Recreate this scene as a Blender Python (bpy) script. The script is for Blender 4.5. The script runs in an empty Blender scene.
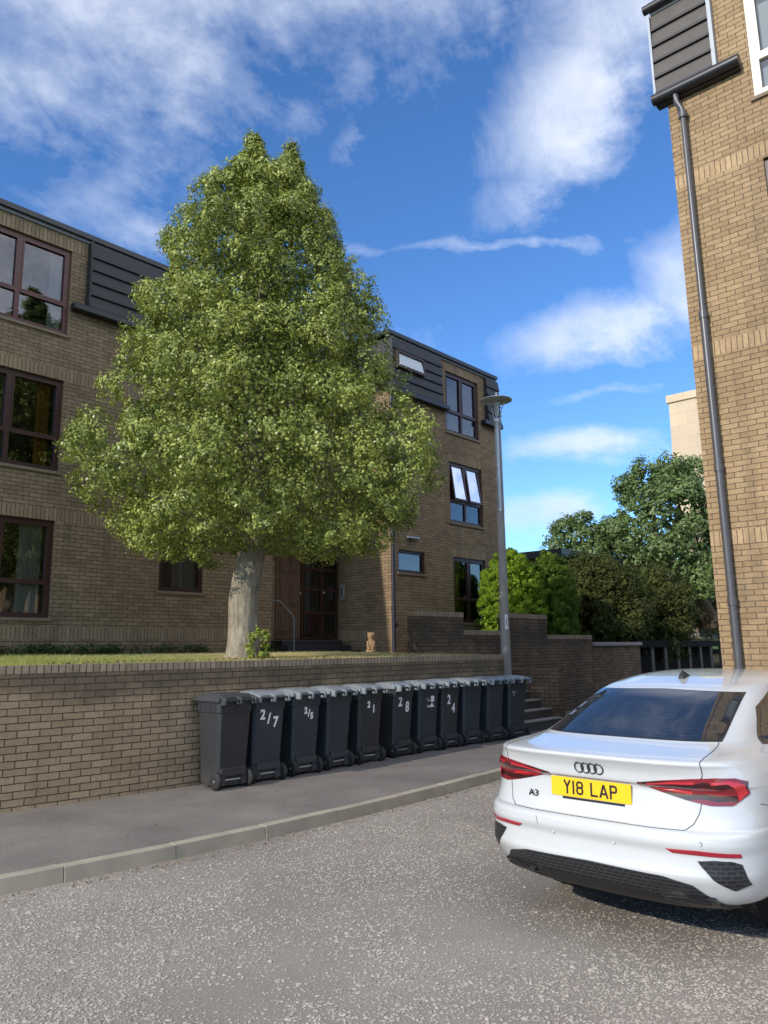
import bpy, bmesh, math, random
import numpy as np
from mathutils import Vector, Matrix, noise as mnoise

random.seed(7)
rng = np.random.default_rng(11)
S = bpy.context.scene
COL = S.collection
R = math.radians

# ------------------------------------------------------------------ helpers
def tag(o, label=None, cat=None, group=None, kind=None):
    if label: o['label'] = label
    if cat: o['category'] = cat
    if group: o['group'] = group
    if kind: o['kind'] = kind
    return o

def empty(name, loc=(0, 0, 0), rz=0.0):
    o = bpy.data.objects.new(name, None)
    o.location = loc
    o.rotation_euler = (0, 0, rz)
    o.empty_display_size = .2
    COL.objects.link(o)
    return o

class MB:
    """collects faces and links them as ONE mesh object"""
    def __init__(s):
        s.v = []; s.f = []; s.m = []; s.sm = []; s.mats = []
    def mi(s, mat):
        if mat not in s.mats: s.mats.append(mat)
        return s.mats.index(mat)
    def add(s, vs, fs, mat, smooth=False):
        b = len(s.v); s.v.extend([tuple(p) for p in vs]); k = s.mi(mat)
        for f in fs:
            s.f.append(tuple(i + b for i in f)); s.m.append(k); s.sm.append(smooth)
    def quad(s, a, b, c, d, mat): s.add([a, b, c, d], [(0, 1, 2, 3)], mat)
    def hexa(s, p, mat):
        # p: 8 points, bottom 0-3 ccw, top 4-7
        s.add(p, [(3, 2, 1, 0), (4, 5, 6, 7), (0, 1, 5, 4), (1, 2, 6, 5), (2, 3, 7, 6), (3, 0, 4, 7)], mat)
    def box(s, x0, x1, y0, y1, z0, z1, mat):
        s.hexa([(x0, y0, z0), (x1, y0, z0), (x1, y1, z0), (x0, y1, z0), (x0, y0, z1), (x1, y0, z1), (x1, y1, z1), (x0, y1, z1)], mat)
    def pbox(s, P, u0, u1, z0, z1, d0, d1, mat):
        # box in a wall frame: u along the wall, z up, d outward
        s.hexa([P(u0, z0, d1), P(u1, z0, d1), P(u1, z0, d0), P(u0, z0, d0), P(u0, z1, d1), P(u1, z1, d1), P(u1, z1, d0), P(u0, z1, d0)], mat)
    def tube(s, pts, r, mat, n=10, caps=True, smooth=True):
        pts = [Vector(p) for p in pts]
        rs = r if isinstance(r, (list, tuple)) else [r] * len(pts)
        vs = []; fs = []
        up = Vector((0, 0, 1))
        for i, p in enumerate(pts):
            t = (pts[min(i + 1, len(pts) - 1)] - pts[max(i - 1, 0)]).normalized()
            a = t.cross(up)
            if a.length < 1e-3: a = t.cross(Vector((1, 0, 0)))
            a.normalize(); b = t.cross(a).normalized()
            for k in range(n):
                q = 2 * math.pi * k / n
                vs.append(p + (a * math.cos(q) + b * math.sin(q)) * rs[i])
        for i in range(len(pts) - 1):
            for k in range(n):
                k2 = (k + 1) % n
                fs.append((i * n + k, i * n + k2, (i + 1) * n + k2, (i + 1) * n + k))
        s.add(vs, fs, mat, smooth)
        if caps:
            s.add(vs[:n], [tuple(range(n))], mat); s.add(vs[-n:], [tuple(range(n - 1, -1, -1))], mat)
    def lathe(s, prof, mat, c=(0, 0, 0), n=24, axis='Z', smooth=True):
        # prof: list of (radius, height)
        vs = []; fs = []
        for r, h in prof:
            for k in range(n):
                q = 2 * math.pi * k / n
                x, y = r * math.cos(q), r * math.sin(q)
                p = (x, y, h) if axis == 'Z' else ((h, x, y) if axis == 'X' else (x, h, y))
                vs.append((p[0] + c[0], p[1] + c[1], p[2] + c[2]))
        for i in range(len(prof) - 1):
            for k in range(n):
                k2 = (k + 1) % n
                fs.append((i * n + k, i * n + k2, (i + 1) * n + k2, (i + 1) * n + k))
        fs.append(tuple(range(n - 1, -1, -1))); fs.append(tuple((len(prof) - 1) * n + k for k in range(n)))
        s.add(vs, fs, mat, smooth)
    def build(s, name, parent=None, loc=None, bevel=0, rz=0, fix=True):
        me = bpy.data.meshes.new(name)
        me.from_pydata(s.v, [], s.f)
        for m in s.mats: me.materials.append(m)
        me.polygons.foreach_set('material_index', s.m)
        me.polygons.foreach_set('use_smooth', s.sm)
        if fix:
            bm = bmesh.new(); bm.from_mesh(me)
            bmesh.ops.recalc_face_normals(bm, faces=bm.faces); bm.to_mesh(me); bm.free()
        me.update()
        o = bpy.data.objects.new(name, me)
        COL.objects.link(o)
        if parent: o.parent = parent
        if loc: o.location = loc
        if rz: o.rotation_euler = (0, 0, rz)
        if bevel:
            b = o.modifiers.new('bevel', 'BEVEL'); b.width = bevel; b.segments = 2; b.limit_method = 'ANGLE'; b.angle_limit = R(40)
        return o

def np_mesh(name, verts, nper, mat, tint=None, parent=None, faces=None):
    """verts (N*nper,3) numpy; every nper verts are one polygon unless faces (M,k) is given"""
    me = bpy.data.meshes.new(name)
    verts = np.ascontiguousarray(verts, dtype=np.float32)
    me.vertices.add(len(verts)); me.vertices.foreach_set('co', verts.ravel())
    if faces is None: faces = np.arange(len(verts), dtype=np.int32).reshape(-1, nper)
    k = faces.shape[1]
    me.loops.add(faces.size); me.loops.foreach_set('vertex_index', np.ascontiguousarray(faces, dtype=np.int32).ravel())
    me.polygons.add(len(faces))
    me.polygons.foreach_set('loop_start', np.arange(0, faces.size, k, dtype=np.int32))
    me.polygons.foreach_set('loop_total', np.full(len(faces), k, dtype=np.int32))
    if tint is not None:
        a = me.attributes.new('tint', 'FLOAT', 'FACE'); a.data.foreach_set('value', np.asarray(tint, dtype=np.float32))
    me.materials.append(mat)
    me.update(calc_edges=True); me.validate()
    o = bpy.data.objects.new(name, me); COL.objects.link(o)
    if parent: o.parent = parent
    return o

# ------------------------------------------------------------------ materials
def mat_new(name):
    m = bpy.data.materials.new(name); m.use_nodes = True
    nt = m.node_tree
    return m, nt, nt.nodes['Principled BSDF'], nt.nodes['Material Output']

def N(nt, t, **kw):
    n = nt.nodes.new(t)
    for k, v in kw.items(): setattr(n, k, v)
    return n

def math_n(nt, op, a, b=None, c=None, clamp=False):
    n = nt.nodes.new('ShaderNodeMath'); n.operation = op; n.use_clamp = clamp
    for i, x in enumerate((a, b, c)):
        if x is None: continue
        if isinstance(x, (int, float)): n.inputs[i].default_value = x
        else: nt.links.new(x, n.inputs[i])
    return n.outputs[0]

def mixc(nt, fac, a, b, mode='MIX'):
    n = nt.nodes.new('ShaderNodeMix'); n.data_type = 'RGBA'; n.blend_type = mode
    for sock, x in ((n.inputs[0], fac), (n.inputs[6], a), (n.inputs[7], b)):
        if isinstance(x, (int, float)): sock.default_value = x
        elif isinstance(x, tuple): sock.default_value = (*x, 1) if len(x) == 3 else x
        else: nt.links.new(x, sock)
    return n.outputs[2]

def noise(nt, vec, scale, detail=4, rough=.55):
    n = nt.nodes.new('ShaderNodeTexNoise'); n.inputs['Scale'].default_value = scale
    n.inputs['Detail'].default_value = detail; n.inputs['Roughness'].default_value = rough
    if vec is not None: nt.links.new(vec, n.inputs['Vector'])
    return n.outputs['Fac']

def ramp(nt, fac, stops):
    n = nt.nodes.new('ShaderNodeValToRGB')
    e = n.color_ramp.elements
    while len(e) < len(stops): e.new(.5)
    for i, (p, c) in enumerate(stops):
        e[i].position = p; e[i].color = (c, c, c, 1) if isinstance(c, (int, float)) else (*c, 1)
    nt.links.new(fac, n.inputs[0])
    return n.outputs[0]

def bump(nt, b, height, strength=.5, dist=.01):
    n = nt.nodes.new('ShaderNodeBump'); n.inputs['Strength'].default_value = strength; n.inputs['Distance'].default_value = dist
    nt.links.new(height, n.inputs['Height']); nt.links.new(n.outputs[0], b.inputs['Normal'])

def pos(nt): return nt.nodes.new('ShaderNodeNewGeometry').outputs['Position']

def plain(name, col, rough=.6, metal=0, var=.15, vscale=8, spec=.5, coat=0, bumpd=0, bscale=60):
    m, nt, b, o = mat_new(name)
    tc = nt.nodes.new('ShaderNodeTexCoord').outputs['Object']
    f = noise(nt, tc, vscale, 5)
    lo = tuple(c * (1 - var) for c in col); hi = tuple(min(1, c * (1 + var)) for c in col)
    nt.links.new(mixc(nt, f, lo, hi), b.inputs['Base Color'])
    b.inputs['Roughness'].default_value = rough; b.inputs['Metallic'].default_value = metal
    b.inputs['Specular IOR Level'].default_value = spec
    b.inputs['Coat Weight'].default_value = coat; b.inputs['Coat Roughness'].default_value = .03
    if bumpd: bump(nt, b, noise(nt, tc, bscale, 4), .6, bumpd)
    return m

def brick_mat(name, c1, c2, mortar, soldier=False, stain=.35, dirt=None):
    m, nt, b, o = mat_new(name)
    g = nt.nodes.new('ShaderNodeNewGeometry')
    sp = nt.nodes.new('ShaderNodeSeparateXYZ'); nt.links.new(g.outputs['Position'], sp.inputs[0])
    sn = nt.nodes.new('ShaderNodeSeparateXYZ'); nt.links.new(g.outputs['True Normal'], sn.inputs[0])
    fx = math_n(nt, 'GREATER_THAN', math_n(nt, 'ABSOLUTE', sn.outputs[0]), .6)
    fz = math_n(nt, 'GREATER_THAN', math_n(nt, 'ABSOLUTE', sn.outputs[2]), .6)
    u = math_n(nt, 'ADD', math_n(nt, 'MULTIPLY', sp.outputs[0], math_n(nt, 'SUBTRACT', 1.0, fx)), math_n(nt, 'MULTIPLY', sp.outputs[1], fx))
    v = math_n(nt, 'ADD', math_n(nt, 'MULTIPLY', sp.outputs[2], math_n(nt, 'SUBTRACT', 1.0, fz)), math_n(nt, 'MULTIPLY', sp.outputs[1], fz))
    cb = nt.nodes.new('ShaderNodeCombineXYZ')
    # slight unevenness of the courses
    nz = noise(nt, g.outputs['Position'], 9, 2)
    wob = math_n(nt, 'MULTIPLY', math_n(nt, 'SUBTRACT', nz, .5), .012)
    nt.links.new(math_n(nt, 'ADD', u, wob), cb.inputs[0]); nt.links.new(math_n(nt, 'ADD', v, wob), cb.inputs[1])
    br = nt.nodes.new('ShaderNodeTexBrick')
    nt.links.new(cb.outputs[0], br.inputs['Vector'])
    br.inputs['Color1'].default_value = (*c1, 1); br.inputs['Color2'].default_value = (*c2, 1); br.inputs['Mortar'].default_value = (*mortar, 1)
    br.inputs['Scale'].default_value = 1; br.inputs['Mortar Size'].default_value = .0055; br.inputs['Mortar Smooth'].default_value = .25
    br.inputs['Bias'].default_value = -.1
    if soldier:
        br.offset = 0; br.inputs['Brick Width'].default_value = .075; br.inputs['Row Height'].default_value = 5.0
    else:
        br.offset = .5; br.inputs['Brick Width'].default_value = .225; br.inputs['Row Height'].default_value = .075
    st = noise(nt, g.outputs['Position'], .9, 5, .6)
    st2 = noise(nt, g.outputs['Position'], 28, 4, .65)
    c = mixc(nt, stain, br.outputs['Color'], ramp(nt, st, [(.3, .45), (.7, 1.0)]), 'MULTIPLY')
    strk = nt.nodes.new('ShaderNodeMapping'); strk.inputs['Scale'].default_value = (2.2, 2.2, .25); nt.links.new(g.outputs['Position'], strk.inputs[0])
    c = mixc(nt, math_n(nt, 'MULTIPLY', ramp(nt, noise(nt, strk.outputs[0], 1.0, 5, .6), [(.52, 0.0), (.72, 1.0)]), .40), c, (.085, .068, .05))     # damp streaks
    c = mixc(nt, .55, c, ramp(nt, st2, [(.25, .55), (.75, 1.15)]), 'MULTIPLY')
    if dirt:   # dark weathering near a given height, ragged by noise
        d = math_n(nt, 'SUBTRACT', sp.outputs[2], dirt[0])
        dm = ramp(nt, math_n(nt, 'ADD', math_n(nt, 'MULTIPLY', math_n(nt, 'ABSOLUTE', d), 1 / dirt[1]), math_n(nt, 'MULTIPLY', math_n(nt, 'SUBTRACT', noise(nt, g.outputs['Position'], 2.2, 5), .5), 2.2)), [(.15, 1.0), (.9, 0.0)])
        c = mixc(nt, math_n(nt, 'MULTIPLY', dm, .6), c, (.05, .043, .035))
    nt.links.new(c, b.inputs['Base Color'])
    b.inputs['Roughness'].default_value = .9; b.inputs['Specular IOR Level'].default_value = .25
    h = math_n(nt, 'ADD', math_n(nt, 'SUBTRACT', 1.0, br.outputs['Fac']), math_n(nt, 'MULTIPLY', st2, .55))
    bump(nt, b, h, .7, .008)
    return m

M = {}
M['brick'] = brick_mat('buff_brick', (0.43, 0.298, 0.165), (0.335, 0.225, 0.122), (0.115, 0.085, 0.06))
M['brick_s'] = brick_mat('buff_brick_soldier', (0.54, 0.38, 0.215), (0.43, 0.295, 0.165), (0.14, 0.1, 0.07), True)
M['brown'] = brick_mat('brown_brick', (0.335, 0.242, 0.145), (0.24, 0.168, 0.098), (0.075, 0.057, 0.043))
M['brown_s'] = brick_mat('brown_brick_soldier', (0.37, 0.27, 0.163), (0.275, 0.195, 0.118), (0.075, 0.057, 0.043), True)
M['garden'] = brick_mat('garden_wall_brick', (0.46, 0.335, 0.2), (0.35, 0.25, 0.148), (0.075, 0.056, 0.042), stain=.5, dirt=(1.38, .35))
M['garden_s'] = brick_mat('garden_wall_coping', (0.44, 0.345, 0.235), (0.32, 0.245, 0.165), (0.06, 0.047, 0.04), True)
M['stepw'] = brick_mat('stepped_wall_brick', (0.27, 0.19, 0.118), (0.17, 0.115, 0.07), (0.045, 0.036, 0.028), stain=.75, dirt=(2.0, .45))
M['slate'] = plain('slate_cladding', (.027, .025, .026), .6, var=.25, vscale=3, bumpd=.002)
M['slate_dark'] = plain('dark_batten', (.010, .010, .011), .5)
M['slate_pale'] = plain('brown_slate_cladding', (.088, .074, .064), .65, var=.25, vscale=3, bumpd=.002)
M['lead'] = plain('lead_flashing', (.22, .23, .25), .5, var=.2)
M['trim_white'] = plain('pale_trim', (.34, .37, .41), .4, var=.1)
M['gutter'] = plain('black_gutter', (.016, .017, .021), .35, var=.2)
M['pipe'] = plain('grey_pipe', (.075, .073, .078), .35, var=.2)
M['pipe_blue'] = plain('dark_blue_pipe', (.022, .02, .035), .4, var=.2)
M['timber_red'] = plain('red_brown_timber', (.085, .022, .016), .4, var=.25, vscale=5)
M['timber_dark'] = plain('dark_brown_timber', (.045, .016, .012), .45, var=.25)
M['frame_cream'] = plain('cream_frame', (.74, .66, .54), .4, var=.06)
M['door_wood'] = plain('brown_door_wood', (.11, .066, .04), .5, var=.3, vscale=6)
M['pink'] = plain('pink_render', (.62, .38, .36), .8, var=.08)
M['curtain'] = plain('white_curtain', (.88, .88, .84), .9, var=.05)
M['curtain_o'] = plain('orange_curtain', (.85, .28, .03), .85, var=.15)
M['blind'] = plain('pale_blind', (.62, .66, .68), .8, var=.05)
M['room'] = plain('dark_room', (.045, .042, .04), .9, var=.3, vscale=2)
M['sill'] = plain('stone_sill', (.20, .15, .10), .85, var=.2)
M['concrete'] = plain('concrete', (.25, .24, .22), .9, var=.25, vscale=4, bumpd=.002)
M['concrete_dark'] = plain('shaded_grey_post', (.07, .064, .056), .95, var=.3, vscale=5)  # grey posts darkened, the shade around the store put into their colour
M['matte_black'] = plain('matte_black_timber', (.012, .012, .012), .95, var=.3, spec=.1)
M['concrete_post'] = plain('concrete_lamp_column', (.29, .265, .235), .85, var=.18, vscale=6, bumpd=.001)
M['black_step'] = plain('black_painted_step', (.020, .020, .022), .6, var=.3)
M['stone_step'] = plain('stone_step', (.085, .075, .066), .85, var=.3, vscale=5, bumpd=.003)
M['steel'] = plain('galvanised_steel', (.50, .51, .52), .45, metal=.55, var=.15)
M['steel_dark'] = plain('dull_steel', (.14, .14, .14), .5, metal=.6, var=.2)
M['bin'] = plain('charcoal_plastic', (.027, .029, .032), .45, var=.22, vscale=4, bumpd=.0008, bscale=300)
M['bin_blue'] = plain('blue_grey_plastic', (.028, .036, .043), .48, var=.22, vscale=4, bumpd=.0008, bscale=300)
def bin_mat(name, col):
    m, nt, b, o = mat_new(name)
    tc = nt.nodes.new('ShaderNodeTexCoord').outputs['Object']
    oi = nt.nodes.new('ShaderNodeObjectInfo').outputs['Random']
    vr = nt.nodes.new('ShaderNodeVectorMath'); vr.operation = 'ADD'; nt.links.new(tc, vr.inputs[0])
    cb = nt.nodes.new('ShaderNodeCombineXYZ'); nt.links.new(math_n(nt, 'MULTIPLY', oi, 40.0), cb.inputs[0]); nt.links.new(cb.outputs[0], vr.inputs[1])
    v = vr.outputs[0]
    c = mixc(nt, noise(nt, v, 3.5, 5), tuple(x * .75 for x in col), tuple(x * 1.3 for x in col))
    mp = nt.nodes.new('ShaderNodeMapping'); mp.inputs['Scale'].default_value = (30, 30, 3); nt.links.new(v, mp.inputs[0])
    st = ramp(nt, noise(nt, mp.outputs[0], 1, 4, .6), [(.60, 0.0), (.78, 1.0)])           # pale runs and scuffs
    c = mixc(nt, math_n(nt, 'MULTIPLY', st, .35), c, (.11, .11, .105))
    sp = nt.nodes.new('ShaderNodeSeparateXYZ'); nt.links.new(tc, sp.inputs[0])
    du = math_n(nt, 'MULTIPLY', ramp(nt, math_n(nt, 'ADD', sp.outputs[2], math_n(nt, 'MULTIPLY', noise(nt, v, 8, 4), .25)), [(.12, 1.0), (.45, 0.0)]), .45)
    c = mixc(nt, du, c, (.085, .075, .065))
    nt.links.new(c, b.inputs['Base Color']); b.inputs['Roughness'].default_value = .48
    bump(nt, b, noise(nt, v, 260, 2), .4, .0008)
    return m
M['bin'] = bin_mat('charcoal_plastic', (.027, .029, .032)); M['bin_blue'] = bin_mat('blue_grey_plastic', (.027, .035, .042))
M['bin_lid'] = plain('weathered_grey_lid', (.21, .23, .24), .40, var=.45, vscale=7)
M['bin_lid_dark'] = plain('charcoal_lid', (.055, .056, .06), .38, var=.2, vscale=9)
M['rubber'] = plain('black_rubber', (.018, .018, .018), .75, var=.2)
M['tyre'] = plain('black_tyre', (.009, .009, .009), .9, var=.2)
M['hub'] = plain('grey_hub', (.12, .12, .12), .5, var=.2)
M['paint_white'] = plain('white_paint_marks', (.78, .78, .76), .7, var=.12, vscale=40)
M['terracotta'] = plain('terracotta', (.30, .185, .095), .85, var=.25, vscale=12, bumpd=.004)
M['bark'] = None
def bark_mat():
    m, nt, b, o = mat_new('grey_bark')
    tc = nt.nodes.new('ShaderNodeTexCoord').outputs['Object']
    mp = nt.nodes.new('ShaderNodeMapping'); mp.inputs['Scale'].default_value = (1, 1, .22); nt.links.new(tc, mp.inputs[0])
    ridge = noise(nt, mp.outputs[0], 26, 6, .65); blot = noise(nt, tc, 3.2, 5, .6); fine = noise(nt, tc, 70, 3)
    c = mixc(nt, ramp(nt, ridge, [(.35, 0.0), (.62, 1.0)]), (.16, .132, .098), (.34, .292, .22))
    c = mixc(nt, math_n(nt, 'MULTIPLY', ramp(nt, blot, [(.48, 0.0), (.66, 1.0)]), .55), c, (.12, .115, .07))
    nt.links.new(c, b.inputs['Base Color']); b.inputs['Roughness'].default_value = .95
    bump(nt, b, math_n(nt, 'ADD', ridge, math_n(nt, 'MULTIPLY', fine, .3)), .6, .02)
    return m
M['bark'] = bark_mat()
M['bark_dark'] = plain('brown_bark', (.085, .06, .042), .95, var=.35, vscale=7, bumpd=.02, bscale=18)
M['black'] = plain('black_plastic', (.012, .012, .013), .4, var=.2)

def glass_mat(name, tintv, ior=1.75):
    m, nt, b, o = mat_new(name)
    nt.nodes.remove(b)
    gl = nt.nodes.new('ShaderNodeBsdfGlossy'); gl.inputs['Roughness'].default_value = .004
    tr = nt.nodes.new('ShaderNodeBsdfTransparent'); tr.inputs[0].default_value = (*tintv, 1)
    fr = nt.nodes.new('ShaderNodeFresnel'); fr.inputs[0].default_value = ior
    # float-glass ripple
    tc = nt.nodes.new('ShaderNodeNewGeometry').outputs['Position']
    bp = nt.nodes.new('ShaderNodeBump'); bp.inputs['Strength'].default_value = .05; bp.inputs['Distance'].default_value = .05
    nt.links.new(noise(nt, tc, 1.6, 1), bp.inputs['Height']); nt.links.new(bp.outputs[0], gl.inputs['Normal'])
    mx = nt.nodes.new('ShaderNodeMixShader')
    nt.links.new(fr.outputs[0], mx.inputs[0]); nt.links.new(tr.outputs[0], mx.inputs[1]); nt.links.new(gl.outputs[0], mx.inputs[2])
    nt.links.new(mx.outputs[0], o.inputs[0])
    return m
M['glass'] = glass_mat('window_glass', (.72, .76, .76), 2.3)

def leaf_mat(name, dark, light, tr=.3, rough=.38, spec=.5, clump=.8):
    m, nt, b, o = mat_new(name)
    at = nt.nodes.new('ShaderNodeAttribute'); at.attribute_name = 'tint'
    f = at.outputs['Fac']
    big = noise(nt, pos(nt), clump, 3)
    ff = math_n(nt, 'ADD', math_n(nt, 'MULTIPLY', f, .7), math_n(nt, 'MULTIPLY', math_n(nt, 'SUBTRACT', big, .35), .8), clamp=True)
    c = mixc(nt, ff, dark, light)
    nt.links.new(c, b.inputs['Base Color']); b.inputs['Roughness'].default_value = rough; b.inputs['Specular IOR Level'].default_value = spec
    t = nt.nodes.new('ShaderNodeBsdfTranslucent'); nt.links.new(c, t.inputs[0])
    mx = nt.nodes.new('ShaderNodeMixShader'); mx.inputs[0].default_value = tr
    nt.links.new(b.outputs[0], mx.inputs[1]); nt.links.new(t.outputs[0], mx.inputs[2]); nt.links.new(mx.outputs[0], o.inputs[0])
    return m
M['holly'] = leaf_mat('holly_leaf', (.085, .13, .022), (.50, .545, .125), .20, .40, .45)
M['conif_light'] = leaf_mat('golden_conifer', (.17, .29, .02), (.33, .46, .05), .3, .7, .2, 2)
M['conif_mid'] = leaf_mat('green_conifer', (.085, .155, .018), (.19, .28, .04), .3, .7, .2, 2)
M['yew'] = leaf_mat('dark_yew', (.040, .060, .016), (.125, .135, .035), .25, .7, .2, 1.2)
M['broad'] = leaf_mat('broadleaf', (.075, .125, .035), (.23, .31, .10), .3, .45, .4, .5)
M['sapling'] = leaf_mat('sapling_leaf', (.20, .26, .04), (.40, .46, .09), .3, .45, .4)
M['ivy_dry'] = leaf_mat('dry_ivy', (.10, .06, .035), (.26, .17, .10), .15, .8, .2, 1.5)
M['weed'] = leaf_mat('weed_leaf', (.03, .06, .015), (.09, .13, .03), .3, .6, .3, 3)
M['grassb'] = leaf_mat('grass_blade', (.26, .30, .06), (.62, .54, .27), .35, .7, .2, .45)
M['litter'] = leaf_mat('leaf_litter', (.12, .075, .035), (.34, .26, .15), .1, .8, .2, 4)

# ground materials
def road_mat():
    m, nt, b, o = mat_new('worn_asphalt')
    p = pos(nt)
    patch = noise(nt, p, .55, 5, .6)
    base = mixc(nt, ramp(nt, patch, [(.35, 0.0), (.65, 1.0)]), (.212, .184, .154), (.288, .254, .215))
    vo = nt.nodes.new('ShaderNodeTexVoronoi'); vo.inputs['Scale'].default_value = 85; nt.links.new(p, vo.inputs['Vector'])
    gr = ramp(nt, vo.outputs['Distance'], [(.12, 1.0), (.45, 0.0)])
    rn = nt.nodes.new('ShaderNodeSeparateColor'); nt.links.new(vo.outputs['Color'], rn.inputs[0])
    pick = math_n(nt, 'GREATER_THAN', rn.outputs[0], math_n(nt, 'SUBTRACT', 1.0, math_n(nt, 'MULTIPLY', ramp(nt, patch, [(.3, .1), (.7, 1.0)]), .55)))
    stone = mixc(nt, rn.outputs[1], (.38, .33, .28), (.58, .53, .47))
    c = mixc(nt, math_n(nt, 'MULTIPLY', pick, gr), base, stone)
    fine = noise(nt, p, 160, 3)
    c = mixc(nt, .5, c, ramp(nt, fine, [(.2, .6), (.8, 1.2)]), 'MULTIPLY')
    nt.links.new(c, b.inputs['Base Color']); b.inputs['Roughness'].default_value = .88
    bump(nt, b, math_n(nt, 'ADD', math_n(nt, 'MULTIPLY', gr, pick), math_n(nt, 'MULTIPLY', fine, .5)), .5, .006)
    return m
M['road'] = road_mat()
def pave_mat():
    m, nt, b, o = mat_new('pavement_asphalt')
    p = pos(nt)
    a = noise(nt, p, 1.1, 5, .6); f = noise(nt, p, 62, 5, .75)
    c = mixc(nt, ramp(nt, a, [(.3, 0.0), (.7, 1.0)]), (.135, .118, .103), (.225, .198, .172))
    c = mixc(nt, .7, c, ramp(nt, f, [(.3, .35), (.7, 1.5)]), 'MULTIPLY')
    nt.links.new(c, b.inputs['Base Color']); b.inputs['Roughness'].default_value = .9
    bump(nt, b, f, .5, .004)
    return m
M['pave'] = pave_mat()
M['kerb'] = plain('kerb_concrete', (.335, .292, .222), .92, var=.42, vscale=3.2, bumpd=.003, bscale=90)
M['chip'] = leaf_mat('stone_chip', (.215, .187, .156), (.50, .452, .388), 0, .85, .2, 2)
M['earth'] = plain('bare_earth', (.10, .085, .06), .95, var=.3, vscale=2)
def lawn_mat():
    m, nt, b, o = mat_new('lawn_soil')
    p = pos(nt)
    a = noise(nt, p, .8, 5); f = noise(nt, p, 50, 4)
    sp = nt.nodes.new('ShaderNodeSeparateXYZ'); nt.links.new(p, sp.inputs[0])
    gx = math_n(nt, 'ADD', math_n(nt, 'MULTIPLY', math_n(nt, 'SUBTRACT', sp.outputs[0], 5.6), .55), math_n(nt, 'MULTIPLY', math_n(nt, 'SUBTRACT', a, .5), 3), clamp=True)
    c = mixc(nt, gx, (.24, .29, .07), (.52, .42, .26))
    c = mixc(nt, .6, c, ramp(nt, f, [(.25, .5), (.75, 1.3)]), 'MULTIPLY')
    nt.links.new(c, b.inputs['Base Color']); b.inputs['Roughness'].default_value = .95
    bump(nt, b, f, .6, .02)
    return m
M['lawn'] = lawn_mat()
M['grass_far'] = plain('rough_grass', (.11, .17, .035), .95, var=.35, vscale=1.5, bumpd=.03, bscale=15)
def rubble_mat():
    m, nt, b, o = mat_new('rubble_stone')
    p = pos(nt)
    vo = nt.nodes.new('ShaderNodeTexVoronoi'); vo.inputs['Scale'].default_value = 2.6; nt.links.new(p, vo.inputs['Vector'])
    ve = nt.nodes.new('ShaderNodeTexVoronoi'); ve.feature = 'DISTANCE_TO_EDGE'; ve.inputs['Scale'].default_value = 2.6; nt.links.new(p, ve.inputs['Vector'])
    sc = nt.nodes.new('ShaderNodeSeparateColor'); nt.links.new(vo.outputs['Color'], sc.inputs[0])
    c = mixc(nt, sc.outputs[0], (.22, .18, .14), (.42, .36, .29))
    c = mixc(nt, ramp(nt, ve.outputs['Distance'], [(.02, 1.0), (.08, 0.0)]), c, (.12, .10, .08))
    c = mixc(nt, .5, c, ramp(nt, noise(nt, p, 9, 4), [(.3, .6), (.7, 1.2)]), 'MULTIPLY')
    nt.links.new(c, b.inputs['Base Color']); b.inputs['Roughness'].default_value = .95
    bump(nt, b, ramp(nt, ve.outputs['Distance'], [(.0, 0.0), (.12, 1.0)]), .8, .05)
    return m
M['rubble'] = rubble_mat()
def ashlar_mat():
    m, nt, b, o = mat_new('sandstone_ashlar')
    g = nt.nodes.new('ShaderNodeNewGeometry')
    sp = nt.nodes.new('ShaderNodeSeparateXYZ'); nt.links.new(g.outputs['Position'], sp.inputs[0])
    cb = nt.nodes.new('ShaderNodeCombineXYZ'); nt.links.new(math_n(nt, 'ADD', sp.outputs[0], sp.outputs[1]), cb.inputs[0]); nt.links.new(sp.outputs[2], cb.inputs[1])
    br = nt.nodes.new('ShaderNodeTexBrick'); nt.links.new(cb.outputs[0], br.inputs['Vector'])
    br.inputs['Color1'].default_value = (.62, .49, .34, 1); br.inputs['Color2'].default_value = (.55, .42, .31, 1); br.inputs['Mortar'].default_value = (.5, .38, .27, 1)
    br.inputs['Scale'].default_value = 1; br.inputs['Brick Width'].default_value = 1.9; br.inputs['Row Height'].default_value = 1.25; br.inputs['Mortar Size'].default_value = .03
    c = mixc(nt, .4, br.outputs['Color'], ramp(nt, noise(nt, g.outputs['Position'], .35, 4), [(.3, .7), (.7, 1.05)]), 'MULTIPLY')
    nt.links.new(c, b.inputs['Base Color']); b.inputs['Roughness'].default_value = .95
    return m
M['ashlar'] = ashlar_mat()

# ------------------------------------------------------------------ camera
CAMR = Matrix(((.66832351, -.12198593, -.73380047), (-.74379825, -.1233588, -.6569222), (-.01038548, .98483605, -.17317651)))
cam = bpy.data.cameras.new('camera'); camo = bpy.data.objects.new('camera', cam); COL.objects.link(camo)
camo.matrix_world = Matrix.Translation((0, 0, 1.7)) @ CAMR.to_4x4()
cam.sensor_width = 36; cam.sensor_fit = 'AUTO'; cam.lens = 774.2 / 1024 * 36
cam.clip_start = .05; cam.clip_end = 3000
S.camera = camo

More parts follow.
